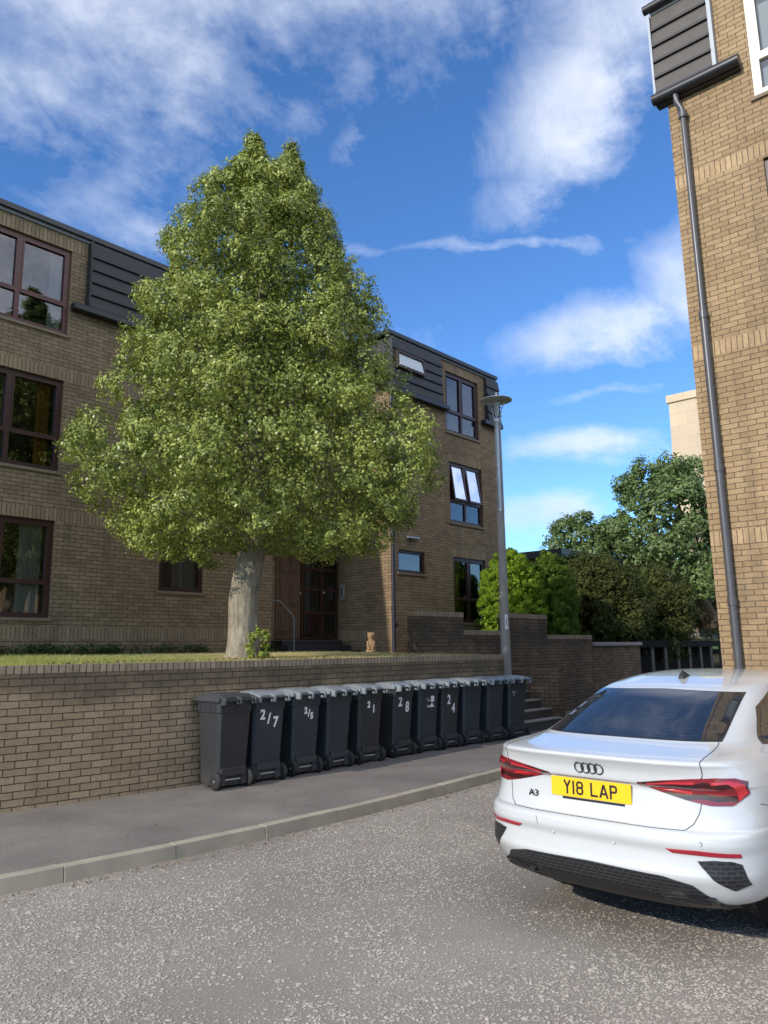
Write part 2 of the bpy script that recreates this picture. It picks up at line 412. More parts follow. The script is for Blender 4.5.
# ------------------------------------------------------------------ light and sky
SUN_EL, SUN_AZ = 25.0, -3.5            # azimuth measured from -X towards -Y
sd = Vector((-math.cos(R(SUN_AZ)) * math.cos(R(SUN_EL)), -math.sin(R(SUN_AZ)) * math.cos(R(SUN_EL)), math.sin(R(SUN_EL))))
sl = bpy.data.lights.new('sun', 'SUN'); sl.energy = 2.3; sl.angle = R(.55); sl.color = (1, .93, .82)
so = bpy.data.objects.new('sun', sl); COL.objects.link(so); so.rotation_euler = sd.to_track_quat('Z', 'Y').to_euler()
W = bpy.data.worlds.new('World'); S.world = W; W.use_nodes = True
def build_world():
    nt = W.node_tree; bg = nt.nodes['Background']
    sky = nt.nodes.new('ShaderNodeTexSky'); sky.sky_type = 'NISHITA'; sky.sun_disc = False
    sky.sun_elevation = R(SUN_EL); sky.sun_rotation = math.atan2(sd.x, sd.y); sky.air_density = .85; sky.dust_density = .15; sky.ozone_density = 3.0
    hs = nt.nodes.new('ShaderNodeHueSaturation'); hs.inputs['Hue'].default_value = .503; hs.inputs['Saturation'].default_value = 1.1; hs.inputs['Value'].default_value = 1.06
    nt.links.new(mixc(nt, 1.0, sky.outputs[0], (.84, .96, 1.08), 'MULTIPLY'), hs.inputs['Color'])
    d = nt.nodes.new('ShaderNodeTexCoord').outputs['Generated']
    sp = nt.nodes.new('ShaderNodeSeparateXYZ'); nt.links.new(d, sp.inputs[0])
    az = math_n(nt, 'MULTIPLY', math_n(nt, 'ARCTAN2', sp.outputs[1], sp.outputs[0]), 180 / math.pi)
    el = math_n(nt, 'MULTIPLY', math_n(nt, 'ARCSINE', sp.outputs[2]), 180 / math.pi)
    mp = nt.nodes.new('ShaderNodeMapping'); mp.inputs['Scale'].default_value = (1, 1, 1.7); nt.links.new(d, mp.inputs[0])
    wn = nt.nodes.new('ShaderNodeTexNoise'); wn.inputs['Scale'].default_value = 3.2; wn.inputs['Detail'].default_value = 9; wn.inputs['Roughness'].default_value = .6; wn.inputs['Distortion'].default_value = .35
    nt.links.new(mp.outputs[0], wn.inputs['Vector'])
    fb = wn.outputs['Fac']
    wn2 = nt.nodes.new('ShaderNodeTexNoise'); wn2.inputs['Scale'].default_value = 11; wn2.inputs['Detail'].default_value = 8; wn2.inputs['Roughness'].default_value = .62
    nt.links.new(mp.outputs[0], wn2.inputs['Vector'])
    fine = wn2.outputs['Fac']
    # warped angles make ragged outlines
    azw = math_n(nt, 'ADD', az, math_n(nt, 'MULTIPLY', math_n(nt, 'SUBTRACT', fine, .5), 9))
    elw = math_n(nt, 'ADD', el, math_n(nt, 'MULTIPLY', math_n(nt, 'SUBTRACT', fb, .5), 7))
    blobs = [  # azimuth, elevation, half width, half height, amount, tilt
        (64, 44, 27, 10, .66, 0), (42, 46.5, 18, 7, .64, 0), (27, 36.5, 6.5, 5.5, .80, .35), (22, 41.5, 8, 5, .72, 0), (31, 31.5, 4, 3, .55, .2),
        (27, 21.5, 6.5, 2.6, .98, .15), (19, 25, 4.0, 4.0, .75, 0), (27, 14.0, 5.5, 1.3, 1.1, .03), (30, 8.8, 4.0, 2.0, 1.0, 0),
        (31, 28.2, 15, .55, .50, -.07), (45, 35, 1.8, 1.6, .40, .5), (56, 33, 3.5, 2.2, .30, .4), (63, 30, 8, 4, .30, 0),
        (25, 17.6, 6, .5, .55, .05), (37, 22, 6, 3, .26, 0), (75, 37, 12, 5, .45, 0),
        (150, 40, 60, 22, .9, 0), (-75, 42, 60, 24, 1.2, 0), (-140, 45, 40, 24, .9, 0), (45, 78, 300, 16, .8, 0), (-30, 22, 26, 12, .5, 0), (-65, 20, 26, 14, .8, 0)]  # unseen clouds behind and overhead, added for fill light and pane reflections
    tot = None
    for a0, e0, ra, re, am, tl in blobs:
        da = math_n(nt, 'SUBTRACT', azw, float(a0)); de = math_n(nt, 'SUBTRACT', elw, float(e0))
        de = math_n(nt, 'ADD', de, math_n(nt, 'MULTIPLY', da, float(tl)))
        q = math_n(nt, 'ADD', math_n(nt, 'POWER', math_n(nt, 'ABSOLUTE', math_n(nt, 'DIVIDE', da, float(ra))), 2.0), math_n(nt, 'POWER', math_n(nt, 'ABSOLUTE', math_n(nt, 'DIVIDE', de, float(re))), 2.0))
        g = math_n(nt, 'MULTIPLY', math_n(nt, 'EXPONENT', math_n(nt, 'MULTIPLY', q, -1.0)), float(am))
        tot = g if tot is None else math_n(nt, 'MAXIMUM', tot, g)
    wn3 = nt.nodes.new('ShaderNodeTexNoise'); wn3.inputs['Scale'].default_value = 7; wn3.inputs['Detail'].default_value = 10; wn3.inputs['Roughness'].default_value = .68; wn3.inputs['Distortion'].default_value = .6
    mp3 = nt.nodes.new('ShaderNodeMapping'); mp3.inputs['Rotation'].default_value = (.3, .5, .2); mp3.inputs['Scale'].default_value = (1.0, 2.6, 1.6); nt.links.new(d, mp3.inputs[0]); nt.links.new(mp3.outputs[0], wn3.inputs['Vector'])
    wisp = wn3.outputs['Fac']
    c5 = lambda x, k: math_n(nt, 'MULTIPLY', math_n(nt, 'SUBTRACT', x, .5), k)
    val = math_n(nt, 'ADD', math_n(nt, 'SUBTRACT', tot, .22), math_n(nt, 'ADD', c5(fb, .7), math_n(nt, 'ADD', c5(fine, .85), c5(wisp, .55))))
    val = math_n(nt, 'MULTIPLY', val, math_n(nt, 'MULTIPLY', tot, 5.0, clamp=True))
    mask = ramp(nt, val, [(.0, 0.0), (.25, .22), (.6, .62), (1.1, .9)])
    shade = ramp(nt, fb, [(.3, 0.0), (.62, 1.0)])
    cloud = mixc(nt, shade, (3.6, 4.1, 5.3), (5.6, 5.9, 6.4))
    # unseen clouds behind the camera, brightened to fill the shaded walls
    back = math_n(nt, 'MULTIPLY', math_n(nt, 'SUBTRACT', math_n(nt, 'ABSOLUTE', math_n(nt, 'SUBTRACT', az, 45.0)), 45.0), 1 / 45.0, clamp=True)
    cloud = mixc(nt, math_n(nt, 'MULTIPLY', back, .8), cloud, (14.0, 14.2, 14.6))
    col = mixc(nt, mask, hs.outputs[0], cloud)
    nt.links.new(col, bg.inputs[0]); bg.inputs[1].default_value = .12
build_world()
S.view_settings.view_transform = 'Standard'; S.view_settings.look = 'None'; S.view_settings.gamma = 1; S.view_settings.exposure = .78
S.render.engine = 'CYCLES'
S.cycles.max_bounces = 6; S.cycles.diffuse_bounces = 3; S.cycles.glossy_bounces = 3; S.cycles.transparent_max_bounces = 10; S.cycles.transmission_bounces = 3
S.cycles.use_denoising = True
S.cycles.caustics_reflective = False; S.cycles.caustics_refractive = False

# ------------------------------------------------------------------ setting: ground, road, pavement, kerb
KY = 5.90                              # kerb front face
b = MB(); b.quad((-600, -600, -.03), (600, -600, -.03), (600, 600, -.03), (-600, 600, -.03), M['grass_far'])
tag(b.build('ground', fix=False), kind='structure')
def soft(t, k=.9): return k * math.log1p(math.exp(max(-40, min(40, t / k))))
def ky(x):                              # the kerb line bends gently: in towards the road, then out again
    return 5.70 + .135 * soft(4.3 - x) + .085 * soft(x - 6.3, 1.2)
b = MB(); b.quad((-40, -30, 0), (60, -30, 0), (60, 14, 0), (-40, 14, 0), M['road'])
tag(b.build('road', fix=False), kind='structure')
b = MB()
xs_ = list(np.linspace(-40, -2, 20)) + list(np.linspace(-1.5, 16, 60)) + list(np.linspace(17, 60, 20))
for a_, c_ in zip(xs_[:-1], xs_[1:]):
    ya, yc = ky(a_) + .125, ky(c_) + .125; yb_ = max(11, ya + 2)
    b.quad((a_, ya, .11), (c_, yc, .11), (c_, yb_, .11), (a_, yb_, .11), M['pave'])
tag(b.build('pavement', fix=False), kind='structure')
b = MB()
x = -40.02
while x < 60:
    L = .912; x1 = x + L
    dz = random.uniform(-.003, .003); dy = random.uniform(-.003, .003)
    y0, y1 = ky(x) + dy, ky(x1) + dy
    b.hexa([(x, y0, -.1), (x1, y1, -.1), (x1, y1 + .127, -.1), (x, y0 + .127, -.1),
            (x, y0 + .018, .112 + dz), (x1, y1 + .018, .112 + dz), (x1, y1 + .127, .112 + dz), (x, y0 + .127, .112 + dz)], M['kerb'])
    x += .915
tag(b.build('kerb', bevel=.007), kind='structure')

# loose stone chips on the road: stuff
def chips():
    pts = []
    tries = 420000
    x = rng.uniform(.6, 9.5, tries); y = rng.uniform(-1.6, 6.3, tries)
    kyv = np.array([ky(a) for a in x]); ok = y < kyv - .02; x, y, kyv = x[ok], y[ok], kyv[ok]
    dist = np.hypot(x, y)
    keep = rng.random(len(x)) < np.clip((3.4 / np.maximum(dist, 1)) ** 1.2, .2, 1)
    x, y, kyv = x[keep], y[keep], kyv[keep]
    dn = np.array([mnoise.fractal(Vector((a * .55, c * .55, 3.1)), .8, 2.0, 4) for a, c in zip(x, y)])
    bare = np.exp(-(((x - 4.4) / 1.0) ** 2 + ((y - 3.1) / .55) ** 2)) + .9 * np.exp(-((y - kyv) / .2) ** 2)
    p = np.clip(.80 + .9 * dn - .75 * bare, .03, 1)
    k = rng.random(len(x)) < p
    x, y = x[k], y[k]
    n = len(x)
    s = rng.gamma(4, .00098, n) + .0024
    base = np.array([(1, 0, 0), (.25, .9, .1), (-.95, .3, 0), (-.3, -.9, 0), (.1, .1, .75), (.6, -.7, .3)])
    faces = np.array([(0, 1, 4), (1, 2, 4), (2, 3, 4), (3, 5, 4), (5, 0, 4)])
    ang = rng.uniform(0, 2 * math.pi, n); ca, sa = np.cos(ang), np.sin(ang)
    bx = base[None, :, :] * (1 + rng.normal(0, .22, (n, 6, 3)))
    bx[:, :, 0] *= rng.uniform(1.0, 1.7, n)[:, None]
    v = np.empty((n, 6, 3))
    v[:, :, 0] = (bx[:, :, 0] * ca[:, None] - bx[:, :, 1] * sa[:, None]) * s[:, None] + x[:, None]
    v[:, :, 1] = (bx[:, :, 0] * sa[:, None] + bx[:, :, 1] * ca[:, None]) * s[:, None] + y[:, None]
    v[:, :, 2] = bx[:, :, 2] * s[:, None] * .9 + .001
    f = (faces[None] + (np.arange(n) * 6)[:, None, None]).reshape(-1, 3)
    o = np_mesh('stone_chips', v.reshape(-1, 3), 6, M['chip'], np.repeat(rng.beta(2, 1.6, n), 5), faces=f)
    tag(o, 'pale loose stone chips scattered over the worn road', 'gravel', kind='stuff')
chips()

# ------------------------------------------------------------------ leaves
def leaf_quads(c, nrm, size, aspect=.5, bend=.25):
    """c (n,3), nrm (n,3), size (n): diamond leaves, 4 verts each"""
    n = len(c)
    nrm = nrm / np.maximum(np.linalg.norm(nrm, axis=1, keepdims=True), 1e-6)
    r = rng.normal(size=(n, 3)); t = np.cross(nrm, r); t /= np.maximum(np.linalg.norm(t, axis=1, keepdims=True), 1e-6)
    q = np.cross(nrm, t)
    h = size[:, None] * .5
    v = np.empty((n, 4, 3))
    v[:, 0] = c - t * h - nrm * h * bend; v[:, 1] = c + q * h * aspect; v[:, 2] = c + t * h - nrm * h * bend; v[:, 3] = c - q * h * aspect
    return v

def sphere_dirs(n):
    d = rng.normal(size=(n, 3)); return d / np.linalg.norm(d, axis=1, keepdims=True)

def crown(name, centre, prof, mat, parent, nbough, brad, nclump, crad, nleaf, lsize, fill=6000, fsize=.16, lean=None, aspect=.55, up=.35, sq=1.0, wob=.13, extra=(), e0=.72, e1=.95, fmax=.82):
    """prof: (z, radius) pairs above the ground; boughs sit on that envelope, clumps of leaves on the boughs"""
    zs = np.array([p[0] for p in prof]); rs = np.array([p[1] for p in prof])
    zz = np.linspace(zs[0], zs[-1], 200); rr = np.interp(zz, zs, rs)
    w = rr + .12 * rr.max(); w /= w.sum()
    def env(n, f0, f1):
        z = rng.choice(zz, n, p=w) + rng.uniform(-.05, .05, n); a = rng.uniform(0, 2 * math.pi, n)
        r = np.interp(z, zs, rs) * rng.uniform(f0, f1, n)
        wv = np.array([mnoise.noise(Vector((math.cos(t) * 1.6, math.sin(t) * 1.6, h * .8))) for t, h in zip(a, z)])
        r = r * (1 + wob * 1.6 * wv)
        p = np.stack([r * np.cos(a), r * np.sin(a) * sq, z], 1)
        if lean is not None: p[:, :2] += np.interp(z, zs, np.linspace(0, 1, len(zs)))[:, None] * np.array(lean)[None]
        return p
    B = env(nbough, e0, e1)
    for (ex, er, eh) in extra:      # a second leader beside the main one
        k = 46; t = rng.random(k) ** 1.1; a = rng.uniform(0, 2 * math.pi, k); rr_ = er * (1 - t) * rng.uniform(.4, 1, k)
        B[rng.choice(len(B), k, replace=False)] = np.stack([ex[0] + rr_ * np.cos(a), ex[1] + rr_ * np.sin(a), ex[2] + t * eh], 1)
    br = rng.uniform(brad[0], brad[1], nbough) * np.clip(.3 + np.interp(B[:, 2], zs, rs) / rs.max(), .3, 1.1)
    per = nclump // nbough
    d = sphere_dirs(nbough * per); d[:, 2] = d[:, 2] * .8 + .1
    bi = np.repeat(np.arange(nbough), per)
    outw = B.copy(); outw[:, 2] = (B[:, 2] - zs.mean()) * .4; outw /= np.linalg.norm(outw, axis=1, keepdims=True) + 1e-6
    flip = (d * outw[bi]).sum(1) < -.35; d[flip] *= -1
    B += np.array(centre)[None]
    C = B[bi] + d * br[bi][:, None] * rng.uniform(.75, 1.08, len(bi))[:, None]
    cr = rng.uniform(crad[0], crad[1], len(C))
    li = np.repeat(np.arange(len(C)), nleaf)
    ld = sphere_dirs(len(li))
    L = C[li] + ld * (cr[li] * rng.uniform(.35, 1.0, len(li)))[:, None]
    nr = ld * .45 + d[li] * .8 + np.array([0, 0, up])[None] + rng.normal(0, .30, (len(li), 3))
    tint = np.clip(rng.normal(.45, .2, len(C))[li] + rng.normal(0, .18, len(li)), 0, 1)
    V = leaf_quads(L, nr, rng.uniform(lsize[0], lsize[1], len(li)), aspect)
    if fill:
        F = env(fill, .15, fmax) + np.array(centre)[None]
        Vf = leaf_quads(F, sphere_dirs(fill), rng.uniform(fsize * .6, fsize * 1.3, fill), .7)
        V = np.concatenate([V, Vf]); tint = np.concatenate([tint, np.clip(rng.normal(.3, .15, fill), 0, 1)])  # inner leaves get a darker tint, crown shade put into the colour
    V = V.reshape(-1, 3)
    o = np_mesh(name, V, 4, mat, tint, parent)
    return o

# ------------------------------------------------------------------ lawn, walls and steps
GZ = 1.545
def terrain():
    b = MB(); n = 40
    xs = np.linspace(15, 75, n); ys = np.linspace(10.05, 60, n)
    vs = [(x, y, 1.55 + max(0, (y - 12) * .03) + max(0, (x - 30)) * .035 + .15 * mnoise.noise(Vector((x * .2, y * .2, 0)))) for x in xs for y in ys]
    fs = [(i * n + j, (i + 1) * n + j, (i + 1) * n + j + 1, i * n + j + 1) for i in range(n - 1) for j in range(n - 1)]
    b.add(vs, fs, M['grass_far'], True)
    tag(b.build('grass_bank'), kind='structure')
terrain()

def wy(x):                              # front face of the low wall, following the bend of the kerb
    return 8.10 + .125 * soft(5.3 - x, .7) + .06 * soft(x - 6.2, .8) - .10 * soft(x - 9.2, .8)
root = empty('garden_wall', (5, 8.3, .1)); tag(root, 'long low brick garden wall with brick-on-edge coping behind the row of bins', 'wall')
def rel(o, r):
    o.location = -Vector(r.location); return o
def strip(b, xs, f0, f1, z0, z1, mat):
    vs = []
    for x in xs: vs += [(x, f0(x), z0), (x, f1(x), z0), (x, f1(x), z1), (x, f0(x), z1)]
    n = len(xs); fs = [(0, 1, 2, 3), tuple(4 * (n - 1) + k for k in (3, 2, 1, 0))]
    for i in range(n - 1):
        for k in range(4): fs.append((4 * i + k, 4 * i + 4 + k, 4 * i + 4 + (k + 1) % 4, 4 * i + (k + 1) % 4))
    b.add(vs, fs, mat)
wx = [-14, -9, -5, -2, -1, 0, 1] + list(np.linspace(1.6, 11.8, 35)) + [12.40]
b = MB(); strip(b, wx, wy, lambda x: wy(x) + .22, 0, 1.473, M['garden']); rel(b.build('wall_body', root), root)
b = MB(); wx[-1] = 12.404; strip(b, wx, lambda x: wy(x) - .006, lambda x: wy(x) + .226, 1.475, 1.56, M['garden_s']); rel(b.build('coping', root), root)

def gz(y): return GZ + .10 * min(1, max(0, (y - 8.5) / 5.2))
b = MB(); lx = [-14, -9, -5, -2, 0, 1.5, 2.5, 3.5, 4.5, 5.5, 6.5, 7.5, 8.5, 9.5, 10.5, 11.5, 12.42]
for x0, x1 in zip(lx[:-1], lx[1:]):
    for k in range(10):
        f0, f1 = k / 10, (k + 1) / 10
        q = [(x, wy(x) + .2 + (14.36 - wy(x) - .2) * f) for x, f in ((x0, f0), (x1, f0), (x1, f1), (x0, f1))]
        b.quad(*[(x, y, gz(y)) for x, y in q], M['lawn'])
b.quad((12.42, wy(12.42) + .2, .5), (12.42, 14.36, .5), (12.42, 14.36, gz(14.3)), (12.42, wy(12.42) + .2, GZ), M['lawn'])
b.box(12.42, 20.5, 10.16, 13.0, .5, GZ - .003, M['lawn'])
tag(b.build('lawn'), kind='structure')
SY = 9.85                               # front of the stepped wall behind the steps
root = empty('stepped_wall', (16, SY, .1)); tag(root, 'dark brick wall stepping up and down above the stone steps, right of the lamp post', 'wall')
segs = [(12.0, 13.5, 2.43), (13.5, 15.25, 2.06), (15.25, 16.95, 2.46), (16.95, 19.3, 1.98)]
b = MB(); c = MB()
for i, (x0, x1, zt) in enumerate(segs):
    off = (0, .02, 0, .02)[i]
    b.box(x0, x1, SY + off, SY + .3 + off, 0, zt - .11, M['stepw'])
    c.box(x0 - .004, x1 + .004, SY - .008 + off, SY + .308 + off, zt - .108, zt, M['garden_s'])
b.box(19.3, 22.2, SY + .01, SY + .31, 0, 1.70, M['stepw'])
rel(b.build('wall_body', root), root); rel(c.build('coping', root, bevel=.008), root)
c = MB(); c.box(19.31, 22.3, SY - .05, SY + .36, 1.702, 1.80, M['concrete_post']); rel(c.build('flat_coping', root, bevel=.01), root)

b = MB()
for k in range(7):
    y0 = 8.05 + .25 * k
    b.box(12.55, 14.3, y0, SY - .02, .11 + .165 * k, .11 + .165 * (k + 1), M['stone_step'])
    b.box(12.55, 14.3, y0 - .02, y0 + .2, .11 + .165 * (k + 1) + .002, .11 + .165 * (k + 1) + .03, M['concrete_post'])
b.box(14.302, 14.52, 8.10, SY - .01, 0, 1.25, M['stepw'])
tag(b.build('stone_steps', bevel=.006), 'flight of worn stone steps between the far end bin and the white car', 'steps')

root = empty('slatted_store', (25, SY, .1)); tag(root, 'dark slatted bin store with flat top beside the right-hand brick building', 'bin store')
b = MB(); b.box(22.3, 29.6, SY + .08, SY + 1.6, 1.64, 1.85, M['matte_black']); rel(b.build('roof', root), root)
b = MB(); b.box(22.3, 29.6, SY + .5, SY + .6, .1, 1.638, M['matte_black']); rel(b.build('back_panel', root), root)
for k in range(8):
    b = MB(); x0 = 22.3 + k * 1.0; b.box(x0, x0 + .2, SY + .12, SY + .18, .1, 1.638, M['concrete_dark']); rel(b.build('post', root), root)

# grass blades along the lawn edge behind the coping, and the strip of weeds at the wall foot
def blades():
    n = 42000
    x = rng.uniform(1.5, 12.3, n); y = 8.42 + rng.beta(1, 1.6, n) * 5.0
    h = rng.uniform(.02, .055, n) * np.where(x < 6, 1.2, .75)
    a = rng.uniform(0, math.pi, n); w = .004; GZ = np.array([gz(t) for t in y])
    v = np.empty((n, 3, 3))
    v[:, 0] = np.stack([x - w * np.cos(a), y - w * np.sin(a), GZ - .002], 1)
    v[:, 1] = np.stack([x + w * np.cos(a), y + w * np.sin(a), GZ - .002], 1)
    v[:, 2] = np.stack([x + rng.normal(0, .02, n), y + rng.normal(0, .02, n), GZ + h], 1)
    tint = np.clip((x - 4.2) / 5 + rng.normal(0, .18, n), 0, 1)
    o = np_mesh('lawn_grass', v.reshape(-1, 3), 3, M['grassb'], tint)
    tag(o, 'short patchy grass, dry and straw coloured near the tree', 'grass', kind='stuff')
blades()
def scatter_leaves(name, n, xr, yr, z0, zs, size, mat, label, cat, clump=None):
    if clump:
        cx = rng.uniform(*xr, clump); cy = rng.uniform(*yr, clump); k = rng.integers(0, clump, n)
        x = cx[k] + rng.normal(0, .12, n); y = np.clip(cy[k] + rng.normal(0, .06, n), *yr)
    else:
        x = rng.uniform(*xr, n); y = rng.uniform(*yr, n)
        if yr[1] < 3: y = y + np.array([ky(a) for a in x])
    c = np.stack([x, y, z0 + rng.beta(1, 2, n) * zs], 1)
    nr = rng.normal(0, .6, (n, 3)) + np.array([0, -.2, 1.0])
    o = np_mesh(name, leaf_quads(c, nr, rng.uniform(*size, n), .55).reshape(-1, 3), 4, mat, rng.random(n))
    tag(o, label, cat, kind='stuff')
scatter_leaves('wall_foot_weeds', 3000, (3.0, 11.4), (13.35, 13.66), gz(13.5), .20, (.04, .09), M['weed'], 'low weeds growing along the foot of the flats', 'weeds', 40)
scatter_leaves('kerb_litter', 420, (1.5, 9.0), (-.16, -.01), .004, .012, (.012, .035), M['litter'], 'dry leaf litter lying in the gutter along the kerb', 'leaf litter')
scatter_leaves('pavement_litter', 90, (2.0, 11.5), (.2, 2.0), .112, .006, (.012, .03), M['litter'], 'few dry leaves and crumbs lying on the pavement', 'leaf litter')
scatter_leaves('lawn_litter', 900, (4.0, 12.2), (8.45, 9.6), GZ + .02, .02, (.03, .07), M['litter'], 'dry fallen leaves lying on the lawn under the tree', 'leaf litter')

# ------------------------------------------------------------------ window builder
def wall_holes(b, P, u0, u1, z0, z1, holes, mat, reveal=.12, bands=(), smat=None):
    us = sorted({u0, u1, *[h[0] for h in holes], *[h[1] for h in holes]})
    zs = sorted({z0, z1, *[h[2] for h in holes], *[h[3] for h in holes], *[q for bd in bands for q in bd[:2] if z0 < q < z1]})
    us = [u for u in us if u0 <= u <= u1]
    for i in range(len(us) - 1):
        for j in range(len(zs) - 1):
            um, zm = (us[i] + us[i + 1]) / 2, (zs[j] + zs[j + 1]) / 2
            if any(h[0] < um < h[1] and h[2] < zm < h[3] for h in holes): continue
            mt = mat
            for bd in bands:
                if bd[0] < zm < bd[1] and (len(bd) < 3 or bd[2] < um < bd[3]): mt = smat
            b.quad(P(us[i], zs[j], 0), P(us[i + 1], zs[j], 0), P(us[i + 1], zs[j + 1], 0), P(us[i], zs[j + 1], 0), mt)
    for h in holes:
        a, c, e, f = h
        b.quad(P(a, e, 0), P(a, e, -reveal), P(a, f, -reveal), P(a, f, 0), mat)
        b.quad(P(c, e, 0), P(c, e, -reveal), P(c, f, -reveal), P(c, f, 0), mat)
        b.quad(P(a, f, 0), P(c, f, 0), P(c, f, -reveal), P(a, f, -reveal), mat)
        b.quad(P(a, e, 0), P(c, e, 0), P(c, e, -reveal), P(a, e, -reveal), mat)

def window(root, P, u0, u1, z0, z1, fm, cols=2, transom=.36, fw=.085, depth=.05, curtains=(), blind=None, openp=False, sill=True, label=None, back=.9):
    """frame set back in the opening; panes, sill, curtains and the dark room behind are its sub-parts"""
    b = MB(); d0, d1 = -depth - .07, -depth
    b.pbox(P, u0, u0 + fw, z0, z1, d0, d1, fm); b.pbox(P, u1 - fw, u1, z0, z1, d0, d1, fm)
    b.pbox(P, u0 + fw, u1 - fw, z0, z0 + fw, d0, d1, fm); b.pbox(P, u0 + fw, u1 - fw, z1 - fw, z1, d0, d1, fm)
    us = [u0 + fw + (u1 - u0 - 2 * fw) * k / cols for k in range(cols + 1)]
    for k in range(1, cols):
        b.pbox(P, us[k] - fw * .5, us[k] + fw * .5, z0 + fw, z1 - fw, d0 + .002, d1 - .002, fm)
    zt = None
    if transom:
        zt = z0 + (z1 - z0) * transom
        for k in range(cols):
            a = us[k] + (fw * .5 if k else 0); c = us[k + 1] - (fw * .5 if k < cols - 1 else 0)
            b.pbox(P, a, c, zt - fw * .5, zt + fw * .5, d0 + .004, d1 + .004, fm)
            if not openp:   # casement edge round the upper light
                t = .03
                b.pbox(P, a, a + t, zt + fw * .5, z1 - fw, d0 + .03, d1 + .006, fm); b.pbox(P, c - t, c, zt + fw * .5, z1 - fw, d0 + .03, d1 + .006, fm)
                b.pbox(P, a + t, c - t, z1 - fw - t, z1 - fw, d0 + .03, d1 + .006, fm)
    w = b.build('window', root)
    if label: w['label'] = label
    g = MB()
    dg = -depth - .04
    zlo = z0 + fw
    for k in range(cols):
        a, c = us[k], us[k + 1]
        if openp and transom:
            g.quad(P(a, z0 + fw, dg), P(c, z0 + fw, dg), P(c, zt, dg), P(a, zt, dg), M['glass'])
            # top-hung light swung out at the foot
            o = .06
            aa, cc = a + .05, c - .05
            g.quad(P(aa, zt + .05, o), P(cc, zt + .05, o), P(cc, z1 - fw, dg), P(aa, z1 - fw, dg), M['glass'])
        else:
            g.quad(P(a, z0 + fw, dg), P(c, z0 + fw, dg), P(c, z1 - fw, dg), P(a, z1 - fw, dg), M['glass'])
    g.build('pane', w)
    if openp:
        o = .06; e = MB()
        for k in range(cols):
            aa, cc = us[k] + .05, us[k + 1] - .05
            for (ua, ub) in ((aa, aa + .05), (cc - .05, cc)):
                e.hexa([P(ua, zt + .02, o + .015), P(ub, zt + .02, o + .015), P(ub, zt + .02, o - .03), P(ua, zt + .02, o - .03),
                        P(ua, z1 - fw, dg + .03), P(ub, z1 - fw, dg + .03), P(ub, z1 - fw, dg - .015), P(ua, z1 - fw, dg - .015)], fm)
            e.pbox(P, aa + .052, cc - .052, zt + .02, zt + .07, o - .03, o + .015, fm)
        e.build('open_casement', w)
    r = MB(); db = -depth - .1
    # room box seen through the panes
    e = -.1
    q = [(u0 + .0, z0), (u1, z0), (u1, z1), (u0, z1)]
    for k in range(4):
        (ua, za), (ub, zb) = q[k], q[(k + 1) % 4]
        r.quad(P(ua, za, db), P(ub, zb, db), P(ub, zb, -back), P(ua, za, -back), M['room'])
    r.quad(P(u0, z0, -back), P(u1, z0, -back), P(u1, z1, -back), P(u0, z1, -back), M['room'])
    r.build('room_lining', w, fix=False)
    for (ca, cb, cm) in curtains:
        k = MB(); n = 26; vs = []; ww = u1 - u0
        for i in range(n + 1):
            u = u0 + ww * (ca + (cb - ca) * i / n)
            dd = db - .10 + .035 * math.sin(i * 1.9) + .012 * math.sin(i * 4.1)
            vs += [P(u, z0 + .05, dd), P(u, z1 - .05, dd)]
        k.add(vs, [(2 * i, 2 * i + 2, 2 * i + 3, 2 * i + 1) for i in range(n)], cm, True)
        k.build('curtain', w, fix=False)
    if blind:
        k = MB(); k.quad(P(u0 + .05, z0 + (z1 - z0) * blind[0], db - .04), P(u1 - .05, z0 + (z1 - z0) * blind[0], db - .04), P(u1 - .05, z0 + (z1 - z0) * blind[1], db - .04), P(u0 + .05, z0 + (z1 - z0) * blind[1], db - .04), blind[2] if len(blind) > 2 else M['blind'])
        k.build('blind', w, fix=False)
    if sill:
        k = MB(); k.pbox(P, u0 - .04, u1 + .04, z0 - .055, z0 - .003, -.1, .035, M['sill']); k.build('sill', w)
    return w

def cladding(b, P, u0, u1, z0, z1, rows, mat, lean=.07, d=.14, holes=()):
    """overlapping horizontal boards on a slightly sloping mansard face"""
    for k in range(rows):
        a = z0 + (z1 - z0) * k / rows; c = z0 + (z1 - z0) * (k + 1) / rows
        da = d - lean * k / rows; dc = d - lean * (k + 1) / rows
        b.hexa([P(u0, a, da + .018), P(u1, a, da + .018), P(u1, a, -.3), P(u0, a, -.3), P(u0, c - .002, dc - .012), P(u1, c - .002, dc - .012), P(u1, c - .002, -.3), P(u0, c - .002, -.3)], mat)
        b.hexa([P(u0 - .004, a - .02, da + .03), P(u1 + .004, a - .02, da + .03), P(u1 + .004, a - .02, da - .02), P(u0 - .004, a - .02, da - .02), P(u0 - .004, a + .022, da + .028), P(u1 + .004, a + .022, da + .028), P(u1 + .004, a + .022, da - .02), P(u0 - .004, a + .022, da - .02)], M['slate_dark'])

